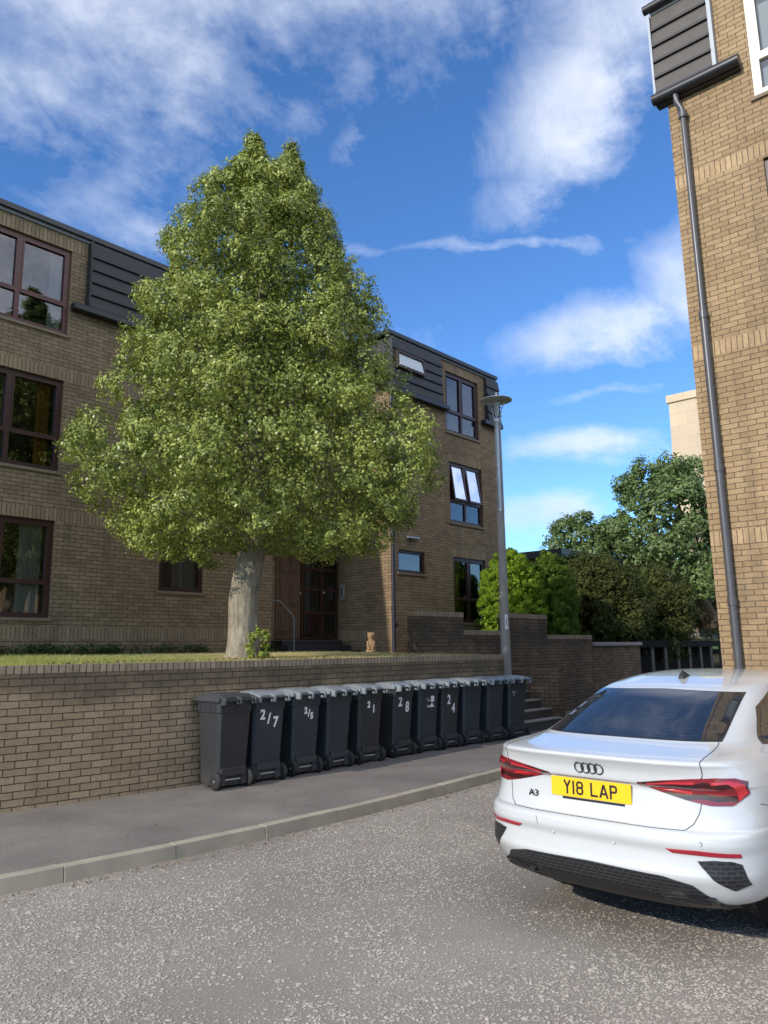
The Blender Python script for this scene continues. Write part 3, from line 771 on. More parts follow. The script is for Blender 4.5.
# ------------------------------------------------------------------ left apartment building
YL, YR, XC, XE, ZR = 13.70, 12.45, 14.20, 18.98, 9.75
def PL(u, z, d): return (u, YL - d, z)
def PR(u, z, d): return (u, YR - d, z)
def PS(u, z, d): return (XC - d, -u, z)           # side of the right block, facing -X, u = -Y
flats = empty('apartment_building', (12, 13.7, GZ))
tag(flats, 'three storey brown brick apartment building with slate mansard and entrance door behind the tall tree', 'building')
fl = []
bandsL = [(1.92, 2.14), (4.04, 4.26), (6.70, 6.92), (9.32, 9.54)]
b = MB()
hl = [(4.45, 6.35, 2.29, 4.04), (4.45, 6.35, 4.95, 6.70), (4.45, 6.35, 7.60, 9.32), (8.52, 9.58, 2.88, 4.04)]
hl += [(-.6, 1.3, 2.29, 4.04), (-.6, 1.3, 4.95, 6.70), (-.6, 1.3, 7.60, 9.32)]
wall_holes(b, PL, -14, 11.44, .8, 9.60, hl, M['brown'], .12, bandsL, M['brown_s'])
# recessed entrance
YB = 14.37
b.quad((11.44, YL, .8), (11.44, YB, .8), (11.44, YB, 9.6), (11.44, YL, 9.6), M['brown'])
b.quad((11.44, YL, 4.62), (XC, YL, 4.62), (XC, YL, 9.6), (11.44, YL, 9.6), M['brown'])
b.quad((11.44, YL, 4.62), (XC, YL, 4.62), (XC, YB, 4.62), (11.44, YB, 4.62), M['brown'])
b.quad((11.44, YB, .8), (12.10, YB, .8), (12.10, YB, 4.62), (11.44, YB, 4.62), M['brown'])
b.quad((12.10, YB, .8), (XC, YB, .8), (XC, YB, 1.93), (12.10, YB, 1.93), M['brown'])
b.quad((XC, YB, .8), (XC, YR, .8), (XC, YR, 9.6), (XC, YB, 9.6), M['brown'])
b.quad((12.10, YB + .002, 4.15), (XC, YB + .002, 4.15), (XC, YB + .002, 4.62), (12.10, YB + .002, 4.62), M['pink'])
hr = [(16.52, 18.08, 7.58, 9.33), (16.60, 18.16, 5.05, 6.74), (16.68, 18.2, 2.36, 4.11), (14.42, 15.47, 3.55, 4.11)]
wall_holes(b, PR, XC, XE, .8, 9.60, hr, M['brown'], .12, [(4.11, 4.33, 16.68, 18.2), (6.74, 6.96, 16.6, 18.16), (9.33, 9.55, 16.5, 18.1)], M['brown_s'])
b.pbox(PS, -14.3, -12.46, 1.92, 2.14, 0, .003, M['brown_s'])
b.quad((XE, YR, .8), (XE, 24, .8), (XE, 24, 9.6), (XE, YR, 9.6), M['brown'])
b.quad((-14, YL, .8), (-14, 24, .8), (-14, 24, 9.6), (-14, YL, 9.6), M['brown'])
b.quad((-14, 24, .8), (XE, 24, .8), (XE, 24, 9.6), (-14, 24, 9.6), M['brown'])
b.build('wall', flats, fix=False)
# roof: flat top with dark edge
b = MB()
b.box(-14.1, 14.05, YL - .10, 24.1, 9.66, 9.76, M['gutter'])
b.box(14.052, XE + .03, YR - .10, 24.1, 9.66, 9.76, M['gutter'])
b.pbox(PL, -14, 14.0, 9.60, 9.658, -.05, .035, M['lead']); b.pbox(PR, XC - .1, XE + .05, 9.60, 9.658, -.05, .035, M['lead'])
b.build('roof', flats)
b = MB()
cladding(b, PL, 6.70, 14.1, 8.26, 9.60, 5, M['slate'])
b.pbox(PL, 6.66, 6.698, 8.26, 9.60, -.02, .16, M['slate'])
b.build('mansard_cladding', flats)
b = MB(); cladding(b, PL, 1.6, 4.1, 8.26, 9.60, 5, M['slate']); b.build('mansard_cladding', flats)
b = MB()
cladding(b, PR, XC - .02, 16.25, 8.26, 9.60, 5, M['slate'])
b.pbox(PS, -13.9, -12.35, 8.26, 9.60, .0, .03, M['slate'])
b.build('mansard_cladding', flats)
b = MB(); cladding(b, PR, 18.42, XE + .10, 8.26, 9.60, 5, M['slate']); b.build('mansard_cladding', flats)
for (P, a, c) in ((PL, 6.38, 14.05), (PR, XC - .08, 16.5), (PR, 18.2, XE + .16), (PL, 1.5, 4.3)):
    b = MB(); b.pbox(P, a, c, 8.12, 8.25, -.1, .17, M['gutter']); b.build('gutter', flats, bevel=.02)
# windows
cur = M['curtain']
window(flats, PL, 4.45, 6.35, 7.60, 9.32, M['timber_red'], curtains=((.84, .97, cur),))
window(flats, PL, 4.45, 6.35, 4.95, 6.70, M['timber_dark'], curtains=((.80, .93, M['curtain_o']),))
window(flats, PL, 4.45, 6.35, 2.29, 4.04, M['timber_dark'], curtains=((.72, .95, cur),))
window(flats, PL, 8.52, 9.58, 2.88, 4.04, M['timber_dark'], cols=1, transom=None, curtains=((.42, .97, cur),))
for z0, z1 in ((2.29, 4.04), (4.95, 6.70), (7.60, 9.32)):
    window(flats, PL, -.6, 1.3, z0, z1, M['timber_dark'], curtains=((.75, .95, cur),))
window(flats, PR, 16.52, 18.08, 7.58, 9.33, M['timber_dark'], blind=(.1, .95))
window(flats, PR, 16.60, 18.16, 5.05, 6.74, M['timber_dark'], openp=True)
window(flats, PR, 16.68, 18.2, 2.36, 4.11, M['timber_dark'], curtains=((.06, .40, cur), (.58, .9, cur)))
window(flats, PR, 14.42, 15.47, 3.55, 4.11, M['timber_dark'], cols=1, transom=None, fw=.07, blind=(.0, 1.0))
# small window in the mansard, tilted open
b = MB(); P = PR
b.pbox(P, 14.30, 15.40, 8.80, 8.86, .0, .20, M['timber_dark']); b.pbox(P, 14.30, 15.40, 9.20, 9.26, -.02, .17, M['timber_dark'])
b.pbox(P, 14.30, 14.36, 8.862, 9.198, 0, .18, M['timber_dark']); b.pbox(P, 15.34, 15.40, 8.862, 9.198, 0, .18, M['timber_dark'])
w = b.build('window', flats)
b = MB(); b.hexa([P(14.37, 8.87, .20), P(15.33, 8.87, .20), P(15.33, 8.87, .16), P(14.37, 8.87, .16), P(14.37, 9.19, .13), P(15.33, 9.19, .13), P(15.33, 9.19, .10), P(14.37, 9.19, .10)], M['blind'])
b.build('pane', w)
# entrance: panelled leaf, glazed screen
def entrance():
    z0, z1 = 1.94, 4.14
    P = lambda u, z, d: (u, YB - .02 - d, z)
    b = MB(); b.pbox(P, 12.11, 12.90, z0, z1, -.05, 0, M['door_wood'])
    for i in range(2):
        for (pa, pb) in ((.06, .30), (.36, .66), (.72, .94)):
            u = 12.12 + .09 + i * .34
            b.pbox(P, u, u + .26, z0 + (z1 - z0) * pa, z0 + (z1 - z0) * pb, 0, .014, M['door_wood'])
            b.pbox(P, u + .04, u + .22, z0 + (z1 - z0) * pa + .05, z0 + (z1 - z0) * pb - .05, .014, .028, M['door_wood'])
    d = b.build('door', flats, bevel=.004); d['label'] = 'brown panelled door leaf beside the glazed screen'
    b = MB(); b.tube([P(12.85, 3.05, .0), P(12.85, 3.05, .06)], .025, M['steel']); b.build('handle', d)
    b = MB(); F = M['timber_dark']
    for u in (12.92, 13.58, 14.12): b.pbox(P, u, u + .07, z0, z1, -.05, .02, F)
    for (a, c) in ((12.99, 13.58), (13.65, 14.12)):
        for z in (z0, z0 + .62, z0 + 1.2, z0 + 1.72, z1 - .07): b.pbox(P, a, c, z, z + .06, -.045, .015, F)
    for k in range(5): b.pbox(P, 13.14 + k * .09, 13.17 + k * .09, z0 + .062, z0 + .618, -.02, .012, F)
    d = b.build('door', flats); d['label'] = 'glazed entrance screen with dark red bars'
    b = MB(); b.quad(P(13.07, z0, -.03), P(14.12, z0, -.03), P(14.12, z1, -.03), P(13.07, z1, -.03), M['glass']); b.build('pane', d)
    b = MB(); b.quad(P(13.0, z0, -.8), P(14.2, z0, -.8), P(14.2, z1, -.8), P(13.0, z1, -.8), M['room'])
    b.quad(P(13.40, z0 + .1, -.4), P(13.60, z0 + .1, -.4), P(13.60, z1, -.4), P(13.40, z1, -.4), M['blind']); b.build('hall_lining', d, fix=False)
    b = MB(); b.tube([P(13.66, 3.1, .02), P(13.66, 3.1, .06)], .03, M['steel']); b.build('handle', d)
    b = MB(); b.pbox(PS, -14.24, -14.10, 2.95, 3.32, .002, .03, M['steel']); b.pbox(PS, -14.19, -14.15, 3.0, 3.27, .03, .036, M['black'])
    b.build('intercom', flats)
entrance()
b = MB(); b.tube([(14.14, YR - .07, 8.14), (14.14, YR - .07, 1.6)], .048, M['pipe_blue'])
for z in (2.6, 4.4, 6.2, 8.0): b.tube([(14.14, YR - .07, z), (14.14, YR - .07, z + .09)], .062, M['pipe_blue'])
b.tube([(14.14, YR - .07, 2.3), (14.2, YR - .10, 2.25), (14.14, YR - .07, 2.1)], .06, M['pipe_blue'])
b.build('downpipe', flats)
b = MB(); b.pbox(PR, 14.75, 15.15, 4.42, 4.47, 0, .1, M['trim_white']); b.build('vent_cowl', flats)
b = MB(); b.lathe([(.0, 0), (.05, 0), (.05, .04), (0, .05)], M['trim_white'], axis='Y'); o = b.build('vent_cap', flats); o.location = (15.7, YR - .05, 7.05)
for ch in flats.children:
    ch.location = Vector(ch.location) - Vector(flats.location)

b = MB()
for k, (x0, x1) in enumerate(((11.75, 13.88), (11.82, 13.87), (11.9, 13.86))):
    b.box(x0, x1, 13.25 + .3 * k, 14.34, GZ + .118 * k - .05, GZ + .118 * (k + 1), M['black_step'])
tag(b.build('entrance_steps', bevel=.008), 'three low black steps leading up to the glazed entrance door', 'steps')
b = MB(); b.tube([(11.03, 13.3, 2.76), (11.2, 13.15, 2.75), (11.40, 12.95, 2.45), (11.42, 12.9, 2.33), (11.42, 12.9, 1.55)], .018, M['steel_dark'], 8)
tag(b.build('handrail'), 'bent metal handrail on a single post beside the entrance steps', 'handrail')

def statue():
    b = MB()
    b.lathe([(.0, 0), (.15, 0), (.15, .05), (.12, .06), (.115, .12), (.125, .2), (.10, .28), (.07, .33), (.085, .37), (.10, .42), (.085, .48), (.04, .52), (0, .525)], M['terracotta'], n=18)
    for s in (-1, 1):
        b.tube([(-.06, s * .085, .28), (-.12, s * .07, .18), (-.13, s * .05, .07)], [.035, .03, .035], M['terracotta'], 8)
        b.tube([(-.02, s * .06, .47), (-.02, s * .085, .53)], [.035, .015], M['terracotta'], 8)
    b.tube([(-.07, 0, .42), (-.14, 0, .40)], [.05, .03], M['terracotta'], 8)
    o = b.build('garden_statue'); o.location = (12.98, 12.05, gz(12.0)); o.rotation_euler = (0, 0, R(40)); o.scale = (.85, .85, .85)
    tag(o, 'small terracotta animal statue standing right of the entrance steps', 'statue')
statue()

# ------------------------------------------------------------------ right building (gable facing the street)
XR, YRC = 10.70, 3.68
def PX(u, z, d): return (XR - d, -u + .013 * (z - 5.5), z)           # facing -X, u = -Y
def PY2(u, z, d): return (u, YRC + d, z)
flatr = empty('brick_building', (15, -2, 0))
tag(flatr, 'sunlit buff brick building with grey downpipe at the right edge, behind the white car', 'building')
b = MB()
hx = [(-2.50 + .0, -.62, 9.23, 10.96), (-2.50, -.62, 6.55, 8.28), (-2.50, -.62, 3.88, 5.62), (-2.5, -.62, 1.2, 2.97)]
hx = [(-2.50, -.62, 9.23, 10.96), (-2.48, -.60, 6.53, 8.28), (-2.48, -.60, 3.88, 5.63), (-2.48, -.60, 1.22, 2.98)]
hx += [(-YRC, -3.42, z, z + .002) for z in ()]
wall_holes(b, PX, -YRC, 12, -.1, 11.5, hx, M['brick'], .1, [(8.32, 8.51, -3.42, 12), (5.66, 5.86, -3.42, 12), (3.01, 3.20, -3.42, 12)], M['brick_s'])
b.quad((XR, YRC - .073, -.1), (24, YRC - .073, -.1), (24, YRC + .078, 11.5), (XR, YRC + .078, 11.5), M['brick'])
b.quad((24, YRC - .073, -.1), (24, -12, -.1), (24, -12, 11.5), (24, YRC + .078, 11.5), M['brick'])
b.quad((XR, -12, -.1), (24, -12, -.1), (24, -12, 11.5), (XR, -12, 11.5), M['brick'])
b.build('wall', flatr, fix=False)
b = MB()
cladding(b, PX, -3.80, -2.97, 9.93, 11.32, 5, M['slate_pale'], lean=.05, d=.10)
b.build('mansard_cladding', flatr)
b = MB()
b.pbox(PX, -2.968, -2.915, 9.90, 11.34, -.05, .10, M['trim_white']); b.pbox(PX, -3.84, -3.805, 9.93, 11.3, -.2, .10, M['trim_white']); b.pbox(PX, -3.80, -2.97, 11.323, 11.37, -.2, .06, M['trim_white'])
b.build('edge_trim', flatr)
b = MB(); cladding(b, PY2, XR + .02, 23.9, 9.93, 11.32, 5, M['slate_pale'], lean=.02, d=.10); b.build('mansard_cladding', flatr)
b = MB()
b.tube([PX(-3.85, 9.82, .13), PX(-2.60, 9.82, .13)], .085, M['gutter'], 12)
b.pbox(PX, -3.82, -2.62, 9.72, 9.80, -.02, .10, M['gutter'])
b.build('gutter', flatr)
b = MB(); b.box(XR - .12, 24, -12, YRC + .2, 11.4, 11.5, M['gutter']); b.tube([PX(-3.88, 11.42, .1), PX(12, 11.42, .1)], .07, M['gutter'], 10); b.build('roof', flatr)
b = MB()
ypipe = 3.45
def pp(z, d=.085, o=0): return PX(-ypipe - o, z, d)
b.tube([pp(9.74, .13, .06), pp(9.62, .13, .06), pp(9.50, .085, .01), pp(9.40), pp(6.2)], .042, M['pipe'], 12)
b.tube([pp(6.22), pp(.15)], .052, M['pipe'], 12)
for z in (9.35, 6.2, 4.0, 2.2): b.tube([pp(z), pp(z + .1)], .062, M['pipe'], 12); b.pbox(PX, -ypipe - .05, -ypipe + .05, z + .02, z + .08, .0, .06, M['pipe'])
b.build('downpipe', flatr)
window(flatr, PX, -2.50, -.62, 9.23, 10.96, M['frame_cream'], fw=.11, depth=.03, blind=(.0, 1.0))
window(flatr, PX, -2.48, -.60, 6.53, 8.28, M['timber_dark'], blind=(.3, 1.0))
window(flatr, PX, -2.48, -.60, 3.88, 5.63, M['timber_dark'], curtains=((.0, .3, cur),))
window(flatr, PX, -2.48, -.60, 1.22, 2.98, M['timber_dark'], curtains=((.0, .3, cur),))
for ch in flatr.children:
    ch.location = Vector(ch.location) - Vector(flatr.location)

# ------------------------------------------------------------------ background buildings and wall
root = empty('sandstone_tower', (84, 22, 0)); tag(root, 'tall pale sandstone tower far behind the broadleaf tree', 'building')
b = MB(); b.box(77, 92, 12, 29.3, 0, 26.3, M['ashlar']); o = b.build('wall', root); o.location = -Vector(root.location)
b = MB(); b.box(76.8, 92.2, 11.8, 29.5, 26.303, 27.1, M['ashlar']); o = b.build('parapet', root, bevel=.05); o.location = -Vector(root.location)
root = empty('flat_roofed_garage', (30, 17, 1.6)); tag(root, 'low dark flat roofed garage mostly hidden behind the hedge bushes', 'garage')
b = MB(); b.box(27.4, 32.5, 15.2, 20, 1.2, 5.2, M['brown']); o = b.build('wall', root); o.location = -Vector(root.location)
b = MB(); b.box(27.2, 32.7, 15.0, 20.2, 5.203, 5.5, M['gutter']); o = b.build('roof', root); o.location = -Vector(root.location)
b = MB()
b.hexa([(36, 20.5, 1.2), (43.5, 11.0, 1.2), (44.1, 11.4, 1.2), (36.6, 20.9, 1.2), (36, 20.5, 3.9), (43.5, 11.0, 3.9), (44.1, 11.4, 3.9), (36.6, 20.9, 3.9)], M['rubble'])
tag(b.build('stone_wall'), 'old rubble stone wall on the bank behind the dark hedge', 'wall')

# ------------------------------------------------------------------ trees and shrubs
def holly():
    cx, cy = 7.42, 9.65
    root = empty('holly_tree', (cx, cy, GZ)); tag(root, 'tall dense conical evergreen tree with pale trunk on the lawn above the bins', 'tree')
    b = MB()
    path = [(.06, -.06, -.06), (.06, -.06, .1), (.07, -.04, .5), (.06, -.02, 1.0), (.14, -.05, 1.5), (.24, -.04, 1.9), (.28, -.02, 2.4), (.2, 0, 3.4), (.12, 0, 4.8), (.05, 0, 6.6), (0, 0, 8.3)]
    rad = [.265, .245, .23, .222, .222, .215, .18, .15, .12, .07, .02]
    zq = np.concatenate([np.linspace(-.06, 2.4, 46), np.linspace(2.6, 8.3, 16)]); n = 36; vs = []
    zp = [p[2] for p in path]
    for z in zq:
        cx_, cy_, r0 = np.interp(z, zp, [p[0] for p in path]), np.interp(z, zp, [p[1] for p in path]), np.interp(z, zp, rad)
        for k in range(n):
            a = 2 * math.pi * k / n
            fl = max(0, .42 - z) / .42
            r = r0 * (1 + .07 * mnoise.noise(Vector((math.cos(a) * 1.5, math.sin(a) * 1.5, z * 1.1))) + .045 * mnoise.noise(Vector((math.cos(a) * 5, math.sin(a) * 5, z * 2.0)))
                      + fl ** 2 * (.04 + .16 * max(0, math.cos(5 * a + .6))))
            vs.append((cx_ + r * math.cos(a), cy_ + r * math.sin(a), z))
    b.add(vs, [(i * n + k, i * n + (k + 1) % n, (i + 1) * n + (k + 1) % n, (i + 1) * n + k) for i in range(len(zq) - 1) for k in range(n)], M['bark'], True)
    for k in range(22):
        z = 1.55 + k * .28; a = k * 2.4 + .5; L = 2.1 * (1 - k / 26)
        p0 = Vector((np.interp(z, zp, [p[0] for p in path]), -.02, z)); d_ = Vector((math.cos(a), math.sin(a), 0))
        b.tube([p0, p0 + d_ * L * .3 + Vector((0, 0, .22)), p0 + d_ * L * .65 + Vector((0, 0, .42)), p0 + d_ * L + Vector((0, 0, .75))], [.10 - k * .003, .065 - k * .002, .035, .012], M['bark'], 8)
    b.build('trunk', root)
    prof = [(1.66, 1.0), (1.84, 2.05), (2.1, 2.34), (2.5, 2.54), (2.9, 2.62), (3.3, 2.60), (3.7, 2.42), (4.1, 2.16), (4.6, 2.03), (5.3, 1.93), (5.85, 1.80), (6.4, 1.60), (6.9, 1.32), (7.35, 1.08), (7.8, .75), (8.15, .35), (8.3, .1)]
    crown('crown', (.22, -.24, 0), prof, M['holly'], root, 600, (.18, .37), 13200, (.06, .13), 15, (.034, .066), fill=52000, fsize=.065, aspect=.6, wob=.09, e0=.66, e1=1.03, fmax=.80, lean=(-.14, .15),
          extra=[((-.18, .20, 7.0), .78, 1.86), ((.26, -.28, 6.9), .64, 1.66)])
holly()

def bush(name, loc, label, cat, prof, mat, nb, br, nc, cr, nl, ls, fill, fs, sq=1.0, rz=0.0, stem=True, aspect=.5, up=.3, trunkmat='bark_dark', wob=.1, group=None, trunk=None):
    root = empty(name, loc, rz); tag(root, label, cat, group)
    b = MB()
    if trunk: trunk(b)
    else:
        for k in range(5):
            a = k * 1.26; q = min(1, max(p[1] for p in prof) / 1.2); b.tube([(.05 * q * math.cos(a), .05 * q * math.sin(a), -.1 * q), (.2 * q * math.cos(a), .2 * q * math.sin(a), prof[-1][0] * .35), (.35 * q * math.cos(a), .35 * q * math.sin(a), prof[-1][0] * .65)], [.06 * q, .045 * q, .015 * q], M[trunkmat], 7)
    b.build('trunk' if trunk else 'stems', root)
    crown('crown', (0, 0, 0), prof, M[mat], root, nb, br, nc, cr, nl, ls, fill, fs, sq=sq, aspect=aspect, up=up, wob=wob)
    return root
cprof = [(.05, .60), (.5, .84), (1.1, .92), (1.7, .86), (2.2, .68), (2.55, .42), (2.72, .14)]
bush('golden_conifer', (17.75, 11.35, GZ), 'bright yellow-green rounded conifer behind the lamp post', 'shrub', cprof, 'conif_light', 300, (.07, .125), 4800, (.04, .08), 16, (.03, .065), 5000, .12, aspect=.3, up=.5, wob=.03)
bush('green_conifer', (18.95, 10.95, GZ), 'mid green rounded conifer right of the yellow-green one', 'shrub', [(z * 1.0, r * .92) for z, r in cprof], 'conif_mid', 300, (.07, .125), 4800, (.04, .08), 16, (.03, .065), 5000, .12, aspect=.3, up=.5, wob=.03)
yprof = [(.0, 1.5), (.6, 1.95), (1.3, 2.05), (2.0, 1.85), (2.6, 1.3), (2.95, .6), (3.05, .15)]
bush('yew_bush', (23.1, 12.0, GZ), 'wide dark bronze-green bush left of its neighbour, behind the brick wall', 'shrub', yprof, 'yew', 150, (.3, .5), 3900, (.10, .20), 13, (.07, .13), 4000, .22, aspect=.4, up=.5)
bush('yew_bush', (25.6, 11.2, GZ), 'dark bronze-green bush nearest to the right-hand building, above the slatted store', 'shrub', [(z * .92, r * .8) for z, r in yprof], 'yew', 120, (.26, .45), 3000, (.10, .18), 13, (.07, .13), 3500, .22, aspect=.4, up=.5)
def far_trunk(b):
    b.tube([(1.6, -1.2, -1.0), (1.0, -.7, .5), (0.3, -.1, 1.5), (-.4, .5, 3.0), (-.6, .6, 5.5)], [.42, .36, .30, .2, .06], M['bark_dark'], 12)
    b.tube([(.6, -.4, 1.0), (1.6, -1.6, 2.6), (2.0, -2.2, 4.6)], [.24, .16, .05], M['bark_dark'], 9)
    b.tube([(.2, 0, 1.6), (-1.8, 1.6, 2.6), (-3.0, 2.8, 3.4)], [.22, .14, .04], M['bark_dark'], 9)
    b.tube([(-.3, .4, 2.6), (.6, -.4, 4.4), (.4, -.3, 6.2)], [.16, .1, .03], M['bark_dark'], 8)
bush('broadleaf_tree', (37.2, 14.6, 3.6), 'big open broadleaf tree with leaning trunk in front of the sandstone tower', 'tree', [(.6, 2.2), (1.5, 3.1), (2.6, 3.3), (3.8, 2.9), (5.0, 2.5), (6.0, 1.9), (6.8, 1.1), (7.1, .3)], 'broad', 120, (.5, .95), 2600, (.18, .34), 14, (.13, .24), 1500, .35, aspect=.55, up=.4, wob=.22, trunk=far_trunk)
bush('broadleaf_tree', (34.6, 18.2, 3.4), 'smaller paler tree left of the big broadleaf tree', 'tree', [(.3, 1.2), (1.2, 1.9), (2.4, 1.8), (3.4, 1.4), (4.2, .9), (4.8, .3)], 'broad', 50, (.45, .8), 1100, (.18, .32), 13, (.12, .22), 700, .3, aspect=.55, up=.4, wob=.2)
bush('dry_ivy', (41.2, 14.6, 2.5), 'dry brown ivy hanging over the old stone wall', 'plant', [(.0, 1.2), (1.0, 1.9), (2.0, 1.6), (2.6, .8), (2.9, .2)], 'ivy_dry', 60, (.3, .55), 1200, (.12, .24), 12, (.09, .17), 1500, .25, aspect=.6, up=.2, wob=.2)
bush('sapling', (7.33, 9.05, gz(9.0)), 'small yellow-green sapling right of the tree trunk on the lawn', 'plant', [(.0, .06), (.1, .13), (.22, .16), (.34, .12), (.42, .05)], 'sapling', 14, (.04, .07), 112, (.03, .055), 6, (.04, .075), 10, .05, up=.4)
bush('low_shrub', (15.0, 12.1, GZ - .01), 'small green shrub at the foot of the blue downpipe', 'plant', [(.0, .15), (.15, .35), (.32, .3), (.42, .1)], 'weed', 16, (.08, .14), 200, (.05, .09), 8, (.05, .09), 100, .1)

# ------------------------------------------------------------------ text
def text_mesh(txt, size, xs=1.0, bold=0.0, ext=.0008):
    c = bpy.data.curves.new('lettering', 'FONT'); c.body = txt; c.size = size; c.align_x = 'CENTER'; c.align_y = 'CENTER'
    c.offset = bold; c.extrude = ext; c.resolution_u = 3
    o = bpy.data.objects.new('lettering', c); COL.objects.link(o)
    dg = bpy.context.evaluated_depsgraph_get(); dg.update()
    me = bpy.data.meshes.new_from_object(o.evaluated_get(dg))
    bpy.data.objects.remove(o)
    for v in me.vertices: v.co.x *= xs
    return me
def put_text(name, me, mat, M4, parent):
    me.materials.clear(); me.materials.append(mat)
    o = bpy.data.objects.new(name, me); COL.objects.link(o); o.parent = parent
    o.matrix_local = M4
    return o

# ------------------------------------------------------------------ wheelie bins
def bin_body():
    b = MB(); m = M['bin']
    def ring(z, hw, y0, y1, c=.035):
        return [(-hw + c, y0, z), (hw - c, y0, z), (hw, y0 + c, z), (hw, y1 - c, z), (hw - c, y1, z), (-hw + c, y1, z), (-hw, y1 - c, z), (-hw, y0 + c, z)]
    rings = [ring(.03, .195, -.155, .19), ring(.06, .205, -.165, .20), ring(.86, .232, -.225, .235), ring(.865, .243, -.232, .245), ring(.975, .246, -.237, .25), ring(.98, .258, -.25, .262), ring(1.0, .258, -.25, .262), ring(1.0, .235, -.228, .24), ring(.9, .225, -.22, .23)]
    vs = [p for r in rings for p in r]; fs = [tuple(range(7, -1, -1))]
    for i in range(len(rings) - 1):
        for k in range(8): fs.append((i * 8 + k, i * 8 + (k + 1) % 8, (i + 1) * 8 + (k + 1) % 8, (i + 1) * 8 + k))
    fs.append(tuple((len(rings) - 1) * 8 + k for k in range(8)))
    b.add(vs, fs, m)
    for s in (-1, 1):
        for k in range(4):
            y = -.16 + k * .11
            b.box(min(s * .243, s * .252), max(s * .243, s * .252), y - .008, y + .008, .868, .972, m)     # ribs of the collar
        # wheel housing
        b.box(s * .15 - .04, s * .15 + .04, -.20, -.10, .04, .19, m)
    b.box(-.17, .17, -.215, -.165, .15, .235, m)                # axle beam
    b.box(-.15, .15, -.243, -.224, .905, .945, m)
    return b
def make_bin(lid_m, body_m, name='wheelie_bin'):
    root = empty(name)
    b = bin_body(); b.mats = [body_m]; b.build('body', root, bevel=.006)
    # lid: shallow dome sloping to the wall side, hinged at the road side
    b = MB(); nx, ny = 8, 8; vs = []
    for i in range(nx + 1):
        for j in range(ny + 1):
            u = -1 + 2 * i / nx; v = j / ny
            x = u * .275; y = -.255 + v * .585
            edge = min(1, (1 - abs(u)) * 5) * min(1, v * 6, (1 - v) * 5)
            z = 1.03 + .045 * (edge ** .6) - .022 * v + .012 * math.cos(u * 1.4)
            if 2 <= i <= nx - 2 and 3 <= j <= ny - 2: z += .010
            vs.append((x, y, z))
    q = lambda i, j: i * (ny + 1) + j
    fs = [(q(i, j), q(i + 1, j), q(i + 1, j + 1), q(i, j + 1)) for i in range(nx) for j in range(ny)]
    b.add(vs, fs, lid_m, False)
    # turned-down rim
    rim = [q(i, 0) for i in range(nx + 1)] + [q(nx, j) for j in range(1, ny + 1)] + [q(i, ny) for i in range(nx - 1, -1, -1)] + [q(0, j) for j in range(ny - 1, 0, -1)]
    rv = [vs[k] for k in rim] + [(vs[k][0] * 1.01, vs[k][1] + (.004 if vs[k][1] > .3 else 0), .995) for k in rim]
    n = len(rim); b.add(rv, [(k, (k + 1) % n, n + (k + 1) % n, n + k) for k in range(n)], lid_m)
    b.build('lid', root, bevel=.006)
    # handle bar between the hinge lugs
    b = MB(); b.tube([(-.23, -.315, 1.005), (.23, -.315, 1.005)], .014, body_m, 10)
    b.build('handle_bar', root)
    for x in (-.215, 0, .215):
        b = MB(); b.hexa([(x - .019, -.335, .955), (x + .019, -.335, .955), (x + .019, -.235, .95), (x - .019, -.235, .95), (x - .019, -.34, 1.03), (x + .019, -.34, 1.03), (x + .019, -.22, 1.06), (x - .019, -.22, 1.06)], lid_m)
        b.build('hinge_lug', root, bevel=.008)
    b = MB(); b.tube([(-.22, -.175, .10), (.22, -.175, .10)], .011, M['steel'], 8); b.build('axle', root)
    for s in (-1, 1):
        x0 = s * .222
        b = MB(); pr = [(.055, -.026), (.088, -.026), (.1, -.014), (.1, .014), (.088, .026), (.055, .026)]
        b.lathe(pr, M['rubber'], (x0, -.175, .10), 24, 'X'); w = b.build('wheel', root)
        b = MB(); b.lathe([(.0, -.02), (.05, -.02), (.052, 0), (.05, .02), (.018, .022), (.018, .03), (0, .03)] if s > 0 else [(0, -.03), (.018, -.03), (.018, -.022), (.05, -.02), (.052, 0), (.05, .02), (0, .02)], M['hub'], (x0, -.175, .10), 16, 'X'); b.build('hub', w)
    return root
def copy_tree(o, parent=None):
    c = o.copy(); COL.objects.link(c)
    if parent: c.parent = parent
    for ch in list(o.children): copy_tree(ch, c)
    return c
def face_mark(root, txt, size, x, z, bold=.007, xs=.85, name='painted_number'):
    me = text_mesh(txt, size, xs, bold, .0006)
    y = -.165 - .06 * (z - .06) / .80 - .0035
    M4 = Matrix.Translation((x, y, z)) @ Matrix.Rotation(R(90) + math.atan(.06 / .8), 4, 'X')
    return put_text(name, me, M['paint_white'], M4, root)
GRP = 'wheelie bins in a row along the garden wall'
